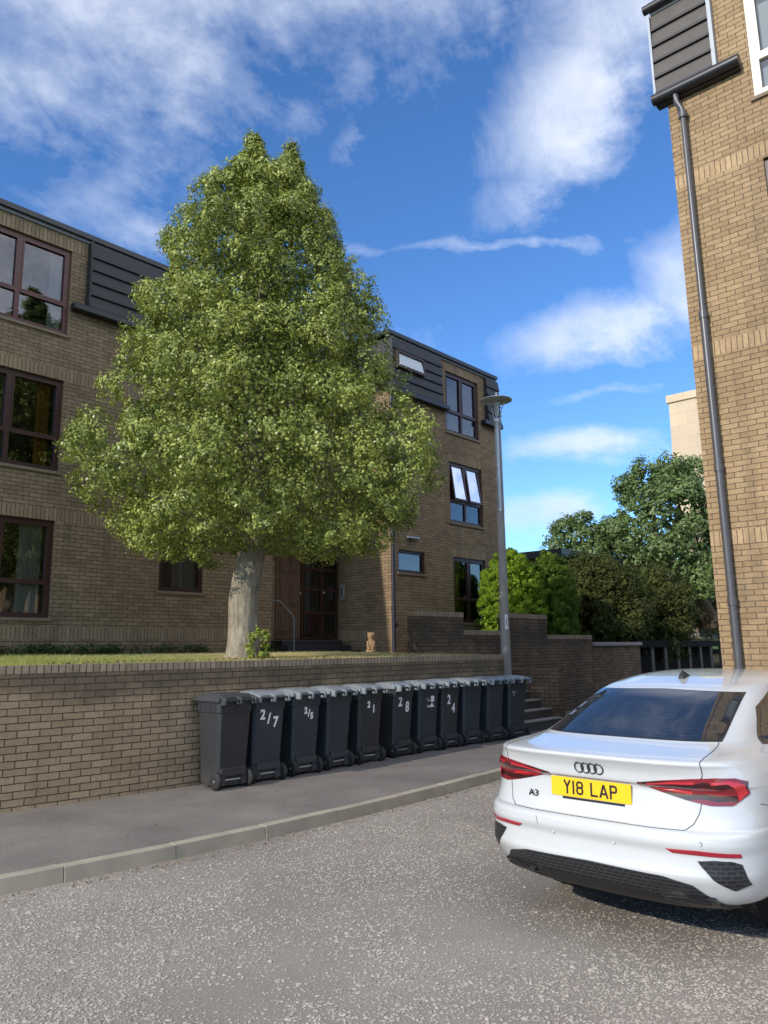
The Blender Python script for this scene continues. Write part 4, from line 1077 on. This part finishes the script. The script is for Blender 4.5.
spec = [
    (5.84, 7.82, 3, 'dark', 'bin', 'charcoal wheelie bin with a dark lid and no number, nearest in the row', None),
    (6.40, 7.86, 5, 'grey', 'bin_blue', 'wheelie bin with white 2/7 painted on it', [('2', .17, -.105, .80), ('/', .17, -.01, .745), ('7', .17, .09, .70)]),
    (7.04, 7.89, 1, 'grey', 'bin_blue', 'wheelie bin with white 2/5 painted on it', [('2', .11, -.03, .80), ('/', .12, .025, .765), ('5', .11, .075, .73)]),
    (7.66, 7.92, -2, 'grey', 'bin_blue', 'unnumbered wheelie bin between the one marked 2/5 and the one marked 2 1', None),
    (8.32, 7.94, 3, 'grey', 'bin', 'wheelie bin with small white digits 2 and 1 one below the other', [('2', .12, -.05, .80), ('1', .14, .05, .735)]),
    (9.08, 7.99, -3, 'grey', 'bin', 'wheelie bin with large white digits 2 and 8', [('2', .21, -.10, .80), ('8', .21, .075, .71)]),
    (9.73, 8.01, 2, 'grey', 'bin_blue', 'wheelie bin with a small white sticker, right of the one marked 2 8', 'sticker'),
    (10.27, 8.00, -2, 'grey', 'bin', 'wheelie bin with white digits 2 and 4 set on a slant', [('2', .20, -.07, .76), ('4', .20, .06, .62)]),
    (10.87, 7.98, 4, 'grey', 'bin_blue', 'unnumbered wheelie bin directly right of the one marked 2 4', None),
    (11.50, 7.95, 1, 'grey', 'bin_blue', 'unnumbered wheelie bin second from the lamp post end of the row', None),
    (12.12, 7.88, 9, 'grey', 'bin_blue', 'far end wheelie bin with a faded mark, beside the stone steps', 'mark')]
protos = {}
for (x, y, rz, lid, body, label, marks) in spec:
    k = (lid, body)
    if k not in protos:
        o = protos[k] = make_bin(M['bin_lid_dark' if lid == 'dark' else 'bin_lid'], M[body])
        protos[(k, 'plain')] = list(o.children); protos[(k, 'lid')] = 0
    else:
        src = protos[k]; o = src.copy(); COL.objects.link(o)
        for ch in protos[(k, 'plain')]: copy_tree(ch, o)
    o.location = (x, y, .11); o.rotation_euler = (0, 0, R(-rz)); tag(o, label, 'wheelie bin', GRP)
    for ch in o.children:        # lids sit a little differently from bin to bin
        if ch.name.startswith('lid'): ch.rotation_euler = (R(random.uniform(-.2, 1.6)), R(random.uniform(-.7, .7)), R(random.uniform(-.8, .8)))
    if marks == 'sticker':
        b = MB(); b.box(.01, .085, -.0015, .0015, -.045, .045, M['paint_white']); b.box(-.06, -.02, -.0015, .0015, -.03, -.012, M['paint_white']); b.box(-.10, -.075, -.0015, .0015, .005, .012, M['paint_white'])
        s = b.build('sticker', o); s.location = (.02, -.2235, .80); s.rotation_euler = (math.atan(.06 / .8), 0, 0)
        b = MB(); b.add([(-.02, 0, -.03), (.11, 0, -.03), (.045, 0, .04)], [(0, 1, 2)], M['paint_white']); b.add([(-.06, 0, -.03), (-.03, 0, -.03), (-.03, 0, .0), (-.06, 0, .0)], [(0, 1, 2, 3)], M['paint_white'])
        s = b.build('sticker', o); s.location = (.01, -.2185, .705); s.rotation_euler = (math.atan(.06 / .8), 0, 0)
    elif marks == 'mark':
        b = MB(); b.box(-.05, .05, -.0015, .0015, -.02, .02, M['bin_lid']); b.box(-.02, .03, -.0012, .0012, -.06, -.03, M['bin_lid'])
        s = b.build('faded_emblem', o); s.location = (-.12, -.2245, .80); s.rotation_euler = (math.atan(.06 / .8), 0, 0)
    elif marks:
        for (t, sz, tx, tz) in marks: face_mark(o, t, sz, tx, tz)

# ------------------------------------------------------------------ lamp post
def lamp():
    root = empty('street_lamp', (12.74, 8.32, .11)); tag(root, 'tall grey street lamp with a flat disc head at the end of the garden wall', 'street lamp')
    b = MB(); b.lathe([(.118, 0), (.118, .05), (.104, .6), (.088, 2.2), (.072, 4.2)], M['concrete_post'], n=20); b.build('column', root)
    b = MB(); b.lathe([(.074, 4.2), (.077, 4.22), (.066, 5.8), (.063, 6.02), (.074, 6.04), (.074, 6.10), (.045, 6.12)], M['steel'], n=20); b.build('upper_sleeve', root)
    b = MB()
    for k in range(4):
        a = k * math.pi / 2 + .4; b.tube([(.05 * math.cos(a), .05 * math.sin(a), 6.1), (.10 * math.cos(a), .10 * math.sin(a), 6.32), (.17 * math.cos(a), .17 * math.sin(a), 6.46)], .010, M['steel'], 6)
    b.build('bracket', root)
    b = MB(); b.lathe([(.03, 6.12), (.035, 6.2), (.065, 6.44), (.065, 6.47)], M['blind'], n=20); b.build('lens', root)
    b = MB(); b.lathe([(.0, 6.475), (.29, 6.482), (.315, 6.495), (.31, 6.51), (.18, 6.555), (.05, 6.59), (.025, 6.62), (.02, 6.67), (0, 6.68)], M['steel'], n=32); b.build('disc_head', root)
    b = MB()
    for k in range(5):
        pass
    ang = R(-128)
    n = 6; vs = []
    for k in range(n + 1):
        a = ang - .28 + .56 * k / n
        vs += [(.1085 * math.cos(a), .1085 * math.sin(a), 1.92), (.1045 * math.cos(a), .1045 * math.sin(a), 2.2)]
    b.add(vs, [(2 * k, 2 * k + 2, 2 * k + 3, 2 * k + 1) for k in range(n)], M['paint_white']); b.build('sticker', root, fix=False)
    b = MB(); a = ang
    P = lambda t, z: (.1105 * math.cos(a + t), .1105 * math.sin(a + t), z)
    b.quad(P(-.06, 1.99), P(.06, 1.99), P(.06, 2.13), P(-.06, 2.13), M['black']); b.build('sticker_mark', root, fix=False)
lamp()
# ------------------------------------------------------------------ white saloon car
def car():
    m, nt, b_, o_ = mat_new('white_car_paint')
    b_.inputs['Base Color'].default_value = (.53, .545, .55, 1); b_.inputs['Roughness'].default_value = .28; b_.inputs['Coat Weight'].default_value = 1; b_.inputs['Coat Roughness'].default_value = .02
    tc = nt.nodes.new('ShaderNodeTexCoord').outputs['Object']
    spz = nt.nodes.new('ShaderNodeSeparateXYZ'); nt.links.new(tc, spz.inputs[0])
    du = ramp(nt, math_n(nt, 'ADD', math_n(nt, 'MULTIPLY', spz.outputs[2], 1.0), math_n(nt, 'MULTIPLY', noise(nt, tc, 9, 5), .3)), [(.42, .75), (.72, 1.0)])   # greyer towards the bottom, edge broken by noise
    nt.links.new(mixc(nt, du, (.40, .38, .345), (.53, .545, .55)), b_.inputs['Base Color'])
    white = m
    m, nt, b_, o_ = mat_new('honeycomb_black')
    tc = nt.nodes.new('ShaderNodeTexCoord').outputs['Object']
    mp = nt.nodes.new('ShaderNodeMapping'); mp.inputs['Rotation'].default_value = (0, R(90), 0); nt.links.new(tc, mp.inputs[0])
    sx = nt.nodes.new('ShaderNodeSeparateXYZ'); nt.links.new(tc, sx.inputs[0])
    cb = nt.nodes.new('ShaderNodeCombineXYZ'); nt.links.new(sx.outputs[1], cb.inputs[0]); nt.links.new(sx.outputs[2], cb.inputs[1])
    br = nt.nodes.new('ShaderNodeTexBrick'); nt.links.new(cb.outputs[0], br.inputs['Vector']); br.inputs['Scale'].default_value = 1; br.inputs['Brick Width'].default_value = .045; br.inputs['Row Height'].default_value = .022; br.inputs['Mortar Size'].default_value = .005
    br.inputs['Color1'].default_value = (.010, .010, .011, 1); br.inputs['Color2'].default_value = (.013, .013, .014, 1); br.inputs['Mortar'].default_value = (.030, .031, .034, 1)
    nt.links.new(br.outputs['Color'], b_.inputs['Base Color']); b_.inputs['Roughness'].default_value = .42
    bump(nt, b_, br.outputs['Fac'], .8, .006)
    comb = m
    gloss_black = plain('gloss_black_trim', (.012, .012, .014), .15, var=.1, coat=.5)
    satin = plain('satin_black_trim', (.012, .012, .013), .45, var=.15)
    m, nt, b_, o_ = mat_new('rear_screen_glass')
    tc = nt.nodes.new('ShaderNodeTexCoord').outputs['Object']; sx = nt.nodes.new('ShaderNodeSeparateXYZ'); nt.links.new(tc, sx.inputs[0])
    hl = math_n(nt, 'GREATER_THAN', math_n(nt, 'FRACT', math_n(nt, 'MULTIPLY', sx.outputs[2], 62.0)), .88)
    nt.links.new(mixc(nt, hl, (.012, .016, .022), (.035, .034, .034)), b_.inputs['Base Color']); b_.inputs['Roughness'].default_value = .012; b_.inputs['IOR'].default_value = 1.75; b_.inputs['Coat Weight'].default_value = .2
    scr = m
    m, nt, b_, o_ = mat_new('red_lamp_lens')
    tc = nt.nodes.new('ShaderNodeTexCoord').outputs['Object']
    sx = nt.nodes.new('ShaderNodeSeparateXYZ'); nt.links.new(tc, sx.inputs[0])
    wv = nt.nodes.new('ShaderNodeTexWave'); wv.bands_direction = 'Z'; wv.inputs['Scale'].default_value = 5; wv.inputs['Distortion'].default_value = 1.5; wv.inputs['Detail Scale'].default_value = 2; nt.links.new(tc, wv.inputs['Vector'])
    c = mixc(nt, ramp(nt, wv.outputs['Fac'], [(.3, 0.0), (.6, 1.0)]), (.035, .003, .006), (.20, .008, .016))
    nt.links.new(c, b_.inputs['Base Color']); b_.inputs['Roughness'].default_value = .12; b_.inputs['Coat Weight'].default_value = 1; b_.inputs['Coat Roughness'].default_value = .02
    lens = m
    bright = plain('bright_red_guide', (.50, .02, .028), .15, var=.1, coat=1)
    refl = plain('red_reflector', (.34, .015, .03), .25, var=.15, vscale=60, coat=.6)
    yellow = plain('yellow_plate', (.86, .50, .012), .4, var=.04)
    letter = plain('plate_black', (.012, .011, .010), .5, var=.05)
    seam = plain('panel_gap', (.05, .05, .05), .7, var=.1)

    K = np.array([  # z, xr, w, D, n, xf
        (.300, .170, .780, .50, 3.0, 4.25), (.340, .100, .855, .56, 3.2, 4.38), (.420, .040, .888, .60, 3.4, 4.44), (.490, .006, .900, .62, 3.4, 4.47), (.520, .014, .903, .62, 3.4, 4.47),
        (.590, .020, .906, .62, 3.4, 4.47), (.650, .000, .908, .62, 3.4, 4.46), (.685, .004, .908, .62, 3.4, 4.45), (.706, .024, .907, .61, 3.4, 4.44), (.718, .058, .905, .59, 3.4, 4.43),
        (.740, .072, .904, .58, 3.4, 4.40), (.800, .100, .902, .58, 3.4, 4.30), (.915, .116, .898, .58, 3.4, 3.90), (.935, .086, .893, .60, 3.4, 3.75), (.985, .078, .878, .62, 3.4, 3.40),
        (1.030, .055, .850, .63, 3.4, 3.18), (1.056, .034, .828, .63, 3.4, 3.10), (1.066, .038, .815, .63, 3.4, 3.08), (1.076, .075, .795, .63, 3.4, 3.06),
        (1.096, .25, .757, .68, 3.3, 3.02), (1.122, .46, .718, .60, 3.6, 2.99), (1.135, .50, .706, .58, 3.6, 2.97), (1.250, .80, .658, .54, 3.6, 2.80),
        (1.380, 1.15, .600, .48, 3.6, 2.62), (1.415, 1.27, .580, .45, 3.5, 2.57), (1.445, 1.45, .552, .42, 3.2, 2.53), (1.472, 1.63, .500, .36, 2.9, 2.50),
        (1.495, 1.88, .400, .26, 2.6, 2.47), (1.506, 2.08, .27, .16, 2.4, 2.44), (1.510, 2.20, .10, .08, 2.2, 2.40)])
    # smooth (monotone) resampling along the profile
    s = np.concatenate([[0], np.cumsum(np.hypot(np.diff(K[:, 0]), np.diff(K[:, 1])) + 1e-4)])
    def pchip(x, y, q):
        h = np.diff(x); dl = np.diff(y) / h; d = np.zeros_like(y)
        for i in range(1, len(x) - 1):
            if dl[i - 1] * dl[i] > 0:
                w1, w2 = 2 * h[i] + h[i - 1], h[i] + 2 * h[i - 1]; d[i] = (w1 + w2) / (w1 / dl[i - 1] + w2 / dl[i])
        d[0], d[-1] = dl[0], dl[-1]
        i = np.clip(np.searchsorted(x, q) - 1, 0, len(h) - 1); t = (q - x[i]) / h[i]
        return (2 * t**3 - 3 * t**2 + 1) * y[i] + (t**3 - 2 * t**2 + t) * h[i] * d[i] + (-2 * t**3 + 3 * t**2) * y[i + 1] + (t**3 - t**2) * h[i] * d[i + 1]
    q = np.concatenate([np.linspace(s[i], s[i + 1], 6)[:-1] for i in range(len(s) - 1)] + [[s[-1]]])
    T = np.stack([pchip(s, K[:, c], q) for c in range(6)], 1)
    def par(z): return [np.interp(z, T[:, 0], T[:, c]) for c in range(1, 6)]
    def rear(y, z):
        xr, w, D, n, xf = par(z); a = min(abs(y) / w, .9995)
        return Vector((xr + D * (1 - (1 - a ** n) ** (1 / n)), y, z))
    def side(x, z, sg):
        xr, w, D, n, xf = par(z)
        a = np.clip(1 - (x - xr) / D, 0, 1); y = w * (1 - a ** n) ** (1 / n)
        af = np.clip(1 - (xf - x) / .9, 0, 1); y = min(y, w * (1 - af ** 2.5) ** (1 / 2.5))
        return Vector((x, sg * y, z))
    NA, NF = 64, 28
    b = MB(); vs = []
    for (z, xr, w, D, n, xf) in T:
        row = []
        for k in range(NA + 1):
            th = -math.pi / 2 + math.pi * k / NA
            sn, cs = math.sin(th), math.cos(th)
            row.append((xr + D * (1 - abs(cs) ** (2 / n)), w * math.copysign(abs(sn) ** (2 / n), sn), z))
        Df = min(.9, (xf - xr) * .45)
        for k in range(NF + 1):
            th = math.pi / 2 - math.pi * k / NF
            sn, cs = math.sin(th), math.cos(th)
            row.append((xf - Df * (1 - abs(cs) ** (2 / 2.5)), w * math.copysign(abs(sn) ** (2 / 2.5), sn), z))
        vs += row
    C_ = NA + NF + 2
    fs = [(i * C_ + k, i * C_ + (k + 1) % C_, (i + 1) * C_ + (k + 1) % C_, (i + 1) * C_ + k) for i in range(len(T) - 1) for k in range(C_)]
    fs.append(tuple(range(C_ - 1, -1, -1))); fs.append(tuple((len(T) - 1) * C_ + k for k in range(C_)))
    root = empty('saloon_car', (4.285, 2.298, .0), R(-1.0)); root.rotation_euler[0] = R(.2); root.scale = (1, .95, 1)
    tag(root, 'white saloon car parked by the kerb, seen from behind, with yellow rear plate', 'car')
    b.add(vs, fs, white, True)
    body = b.build('body', root)
    def lerp_poly(P, n):
        P = np.array(P, float); t = np.linspace(0, 1, len(P)); qq = np.linspace(0, 1, n)
        return np.stack([np.interp(qq, t, P[:, 0]), np.interp(qq, t, P[:, 1])], 1)
    def patch(name, fn, top, bot, mat, off=.004, nt_=30, nb=8, parent=root, skirt=.012):
        A = lerp_poly(bot, nt_); Bp = lerp_poly(top, nt_); g = []
        for j in range(nb + 1):
            for i in range(nt_):
                g.append(A[i] * (1 - j / nb) + Bp[i] * (j / nb))
        pts = []
        for (a, z) in g:
            p = fn(a, z); e = .004
            n = (fn(a + e, z) - fn(a - e, z)).cross(fn(a, z + e) - fn(a, z - e))
            n.normalize()
            c = Vector((2.2, 0, .7)); 
            if n.dot(p - c) < 0: n = -n
            pts.append((p, n))
        v = [p + n * off for p, n in pts]
        f = [(j * nt_ + i, j * nt_ + i + 1, (j + 1) * nt_ + i + 1, (j + 1) * nt_ + i) for j in range(nb) for i in range(nt_ - 1)]
        m_ = MB(); m_.add(v, f, mat, True)
        rim = [i for i in range(nt_)] + [j * nt_ + nt_ - 1 for j in range(1, nb + 1)] + [nb * nt_ + i for i in range(nt_ - 2, -1, -1)] + [j * nt_ for j in range(nb - 1, 0, -1)]
        k = len(rim); rv = [v[i] for i in rim] + [pts[i][0] - pts[i][1] * skirt for i in rim]
        m_.add(rv, [(i, (i + 1) % k, k + (i + 1) % k, k + i) for i in range(k)], mat)
        return m_.build(name, parent)
    # rear screen with black border
    patch('screen_surround', rear, [(-.545, 1.385), (0, 1.398), (.545, 1.385)], [(-.615, 1.131), (0, 1.131), (.615, 1.131)], gloss_black, .003, 40, 14)
    patch('rear_screen', rear, [(-.533, 1.377), (0, 1.389), (.533, 1.377)], [(-.598, 1.139), (0, 1.139), (.598, 1.139)], scr, .005, 40, 14)
    for sg in (-1, 1):
        fn = lambda x, z, sg=sg: side(x, z, sg)
        patch('side_window', fn, [(1.22, 1.30), (1.62, 1.39), (2.1, 1.40), (2.45, 1.37), (2.60, 1.30)], [(.93, 1.10), (1.35, 1.06), (1.9, 1.055), (2.5, 1.05), (2.88, 1.05)], gloss_black, .003, 30, 8)
        patch('side_window', fn, [(1.27, 1.29), (1.64, 1.375), (2.1, 1.385), (2.43, 1.355), (2.56, 1.30)], [(1.0, 1.112), (1.37, 1.075), (1.9, 1.07), (2.5, 1.065), (2.84, 1.065)], scr, .005, 30, 8)
    patch('windscreen', lambda y, z: Vector((lambda p: (p[4] - min(.9, (p[4] - p[0]) * .45) * (1 - (1 - min(abs(y) / p[1], .999) ** 2.5) ** (1 / 2.5)), y, z))(par(z))), [(-.46, 1.40), (0, 1.41), (.46, 1.40)], [(-.58, 1.10), (0, 1.10), (.58, 1.10)], scr, .005, 30, 10)
    # tail lamps in two pieces: on the lid and on the wing
    for sg in (-1, 1):
        f = lambda P: [(sg * y, z) for y, z in P]
        t = patch('tail_lamp', rear, f([(.30, .938), (.45, .962), (.60, .979), (.72, .987), (.80, .984), (.845, .965)]), f([(.30, .928), (.43, .895), (.57, .862), (.69, .840), (.79, .842), (.85, .90)]), lens, .006, 44, 10)
        patch('light_guide', rear, f([(.70, .962), (.78, .970), (.825, .955)]), f([(.70, .948), (.77, .955), (.80, .935)]), bright, .009, 12, 2, t)
        patch('light_guide', rear, f([(.832, .955), (.838, .94), (.842, .905)]), f([(.80, .94), (.803, .91), (.81, .862)]), bright, .009, 12, 2, t)
        patch('light_guide', rear, f([(.36, .940), (.50, .955), (.62, .962)]), f([(.36, .934), (.50, .946), (.62, .950)]), bright, .009, 12, 2, t)
        patch('light_guide', rear, f([(.40, .920), (.52, .915), (.60, .908)]), f([(.40, .915), (.52, .902), (.60, .894)]), bright, .009, 12, 2, t)
        patch('reflector', rear, f([(.48, .622), (.64, .625), (.825, .612)]), f([(.51, .604), (.64, .602), (.825, .592)]), refl, .006, 20, 3)
        patch('bumper_vent', rear, f([(.635, .570), (.71, .578), (.79, .574), (.825, .558)]), f([(.65, .548), (.71, .480), (.785, .425), (.85, .455)]), comb, .005, 24, 8)
        patch('exhaust_trim', rear, f([(.40, .392), (.55, .398), (.69, .380)]), f([(.44, .350), (.56, .340), (.70, .338)]), gloss_black, .020, 20, 5)
        patch('exhaust_slot', rear, f([(.45, .382), (.56, .388), (.66, .372)]), f([(.47, .366), (.56, .362), (.66, .358)]), satin, .026, 20, 3)
    patch('diffuser', rear, [(-.60, .445), (-.45, .478), (0, .488), (.45, .478), (.60, .445)], [(-.735, .318), (-.45, .302), (0, .302), (.45, .302), (.735, .318)], comb, .008, 50, 8)
    patch('diffuser_lip', rear, [(-.70, .345), (-.42, .352), (-.36, .385), (.36, .385), (.42, .352), (.70, .345)], [(-.74, .306), (-.42, .303), (-.36, .303), (.36, .303), (.42, .303), (.74, .306)], satin, .014, 60, 4)
    # panel gaps, tow cover, parking sensors
    def line(pts, r=.0028, name='panel_gap', fn=rear):
        P = lerp_poly(pts, 60); b = MB(); b.tube([fn(a, z) for a, z in P], r, seam, 6); return b.build(name, root)
    sg = [(.625, 1.115), (.69, 1.085), (.755, 1.02), (.765, .99)]
    for q_ in (-1, 1):
        line([(q_ * y, z) for y, z in [(.60, 1.130), (.625, 1.105), (.655, 1.078), (.665, 1.05), (.665, 1.00), (.655, .97)]])
        line([(q_ * y, z) for y, z in [(.645, .850), (.635, .80), (.61, .745), (.57, .714), (.4, .712), (0, .712)]])
        line([(q_ * y, z) for y, z in [(.655, .985), (.645, .92), (.647, .845)]], .002)
        line([(x, z) for x, z in [(.42, .84), (.62, .80), (.95, .78)]], .002, fn=lambda x, z, q_=q_: side(x, z, q_))
    b = MB()
    for y, z in ((-.17, .61), (.24, .61), (-.66, .66), (.66, .66)):
        p = rear(y, z); b.tube([p + Vector((.006, 0, 0)), p + Vector((-.0015, 0, 0))], .011, seam, 16, smooth=False); b.tube([p + Vector((.006, 0, 0)), p + Vector((-.0028, 0, 0))], .0095, white, 16, smooth=False)
    b.build('parking_sensors', root)
    line([(.36, .69), (.345, .64)], .0018)
    # fuel flap outline on the right wing
    line([(.98 + .09 * math.cos(a), .93 + .08 * math.sin(a)) for a in np.linspace(0, 6.28, 24)], .002, 'fuel_flap', lambda x, z: side(x, z, -1))
    # underside, wheels
    b = MB(); b.box(.42, 4.0, -.66, .66, .25, .31, M['black']); b.build('underbody', root)
    for ax in (1.1, 3.68):
        for sg in (-1, 1):
            b = MB(); n = 30
            vs = [side(ax, .5, sg)]
            yv = .9085
            b.add([(ax, sg * yv, .34)] + [(ax + .37 * math.cos(t), sg * (yv - .0), max(.302, .34 + .37 * math.sin(t))) for t in np.linspace(0, 2 * math.pi, n)], [(0, i, i + 1) for i in range(1, n)], M['black'])
            b.build('wheel_arch', root, fix=False)
            b = MB(); pr = [(.20, -.105), (.30, -.105), (.325, -.085), (.325, .085), (.30, .105), (.20, .105)]
            b.lathe(pr, M['tyre'], (ax, sg * .765, .325), 40, 'Y'); w = b.build('wheel', root)
            b = MB(); y0 = sg * .874
            for k in range(5):
                a = k * 1.2566; b.tube([(ax + .03 * math.cos(a), y0, .325 + .03 * math.sin(a)), (ax + .21 * math.cos(a), y0 - sg * .008, .325 + .21 * math.sin(a))], [.03, .022], M['steel'], 8)
            b.tube([(ax + .215 * math.cos(t), y0 - sg * .008, .325 + .215 * math.sin(t)) for t in np.linspace(0, 2 * math.pi, 32)], .014, M['steel'], 8)
            b.build('rim', w)
    for sg in (-1, 1):
        b = MB(); b.tube([(2.72, sg * .72, 1.05), (2.70, sg * .86, 1.07)], [.02, .03], satin, 8); b.tube([(2.70, sg * .84, 1.09), (2.70, sg * .98, 1.10)], [.075, .06], white, 12); b.build('mirror', root)
    # roof aerial: shark fin
    zt = 1.462
    b = MB(); x0 = 1.50
    b.add([(x0, -.028, zt - .03), (x0, .028, zt - .03), (x0 + .17, .012, zt + .01), (x0 + .17, -.012, zt + .01), (x0 + .005, -.02, zt + .012), (x0 + .005, .02, zt + .012), (x0 + .035, 0, zt + .058), (x0 + .05, 0, zt + .055)],
          [(0, 1, 5, 4), (1, 2, 7, 5), (5, 7, 6), (4, 5, 6), (0, 4, 7, 3), (4, 6, 7), (2, 3, 7), (0, 3, 2, 1)], satin)
    b.build('roof_aerial', root, bevel=.004)
    # badge rings
    b = MB(); z0 = .988
    for k in range(4):
        yc = .004 + (1.5 - k) * .0445
        pts = []
        for a in np.linspace(0, 2 * math.pi, 33):
            p = rear(yc + .029 * math.cos(a), z0 + .029 * math.sin(a)); pts.append(p + Vector((-.007, 0, .0)))
        b.tube(pts, .0036, gloss_black, 8, caps=False)
    b.build('ring_badge', root)
    p = rear(.43, .80)
    M4 = Matrix.Translation(p + Vector((-.012, 0, 0))) @ Matrix.Rotation(R(-5), 4, 'Z') @ Matrix(((0, 0, -1), (-1, 0, 0), (0, 1, 0))).to_4x4()
    put_text('badge_lettering', text_mesh('A3', .054, 1.25, .0006, .001), gloss_black, M4, root)
    # number plate
    pz, px = .862, rear(0, .862).x - .014
    b = MB(); b.box(px, px + .006, -.26, .26, pz - .0555, pz + .0555, yellow)
    b.box(px + .0061, px + .03, -.24, .24, pz - .05, pz + .05, satin)
    plate = b.build('number_plate', root, bevel=.002); plate.location = (0, .018, 0); plate.scale = (1, 1.05, 1)
    b = MB(); b.box(px - .004, px + .02, -.21, .21, pz - .068, pz - .0575, satin); b.build('plate_holder', root)
    b = MB()
    def seg(u0, v0, u1, v1, t=.0125):
        d = Vector((u1 - u0, v1 - v0)); L = d.length; d /= L; nn = Vector((-d.y, d.x)) * t / 2; e = d * 0
        q4 = [(u0 + nn.x, v0 + nn.y), (u1 + nn.x, v1 + nn.y), (u1 - nn.x, v1 - nn.y), (u0 - nn.x, v0 - nn.y)]
        b.add([(px - .0014, -u, pz + v) for u, v in q4] + [(px + .001, -u, pz + v) for u, v in q4], [(0, 1, 2, 3), (0, 1, 5, 4), (1, 2, 6, 5), (2, 3, 7, 6), (3, 0, 4, 7)], letter)
    def loop(P):
        for i in range(len(P) - 1): seg(*P[i], *P[i + 1])
    h = .0395; w = .024; i_ = .0062
    def glyph(ch, c):
        X = lambda P: [(c + u, v) for u, v in P]
        lo, hi = -h + i_, h - i_
        if ch == 'Y': loop(X([(-w + .004, h), (0, .002), (w - .004, h)])); loop(X([(0, .004), (0, -h)]))
        elif ch == '1': loop(X([(0, h), (0, -h)]))
        elif ch == '8':
            a = w - i_
            loop(X([(-a + .006, .002), (-a, .010), (-a, hi - .008), (-a + .008, hi), (a - .008, hi), (a, hi - .008), (a, .010), (a - .006, .002), (-a + .006, .002)]))
            loop(X([(-a + .006, .002), (-a, -.006), (-a, lo + .008), (-a + .008, lo), (a - .008, lo), (a, lo + .008), (a, -.006), (a - .006, .002)]))
        elif ch == 'L': loop(X([(-w + i_, h), (-w + i_, lo), ])); loop(X([(-w, lo), (w, lo)]))
        elif ch == 'A': loop(X([(-w, -h), (0, h - .004), (w, -h)])); loop(X([(-w * .6, -.016), (w * .6, -.016)]))
        elif ch == 'P': loop(X([(-w + i_, -h), (-w + i_, h)])); loop(X([(-w + i_, hi), (w - .012, hi), (w - i_, hi - .008), (w - i_, .008), (w - .012, .0), (-w + i_, .0)]))
    for ch, c in zip('Y18LAP', (-.150, -.108, -.066, .028, .090, .152)): glyph(ch, c)
    b.build('plate_lettering', plate)
car()
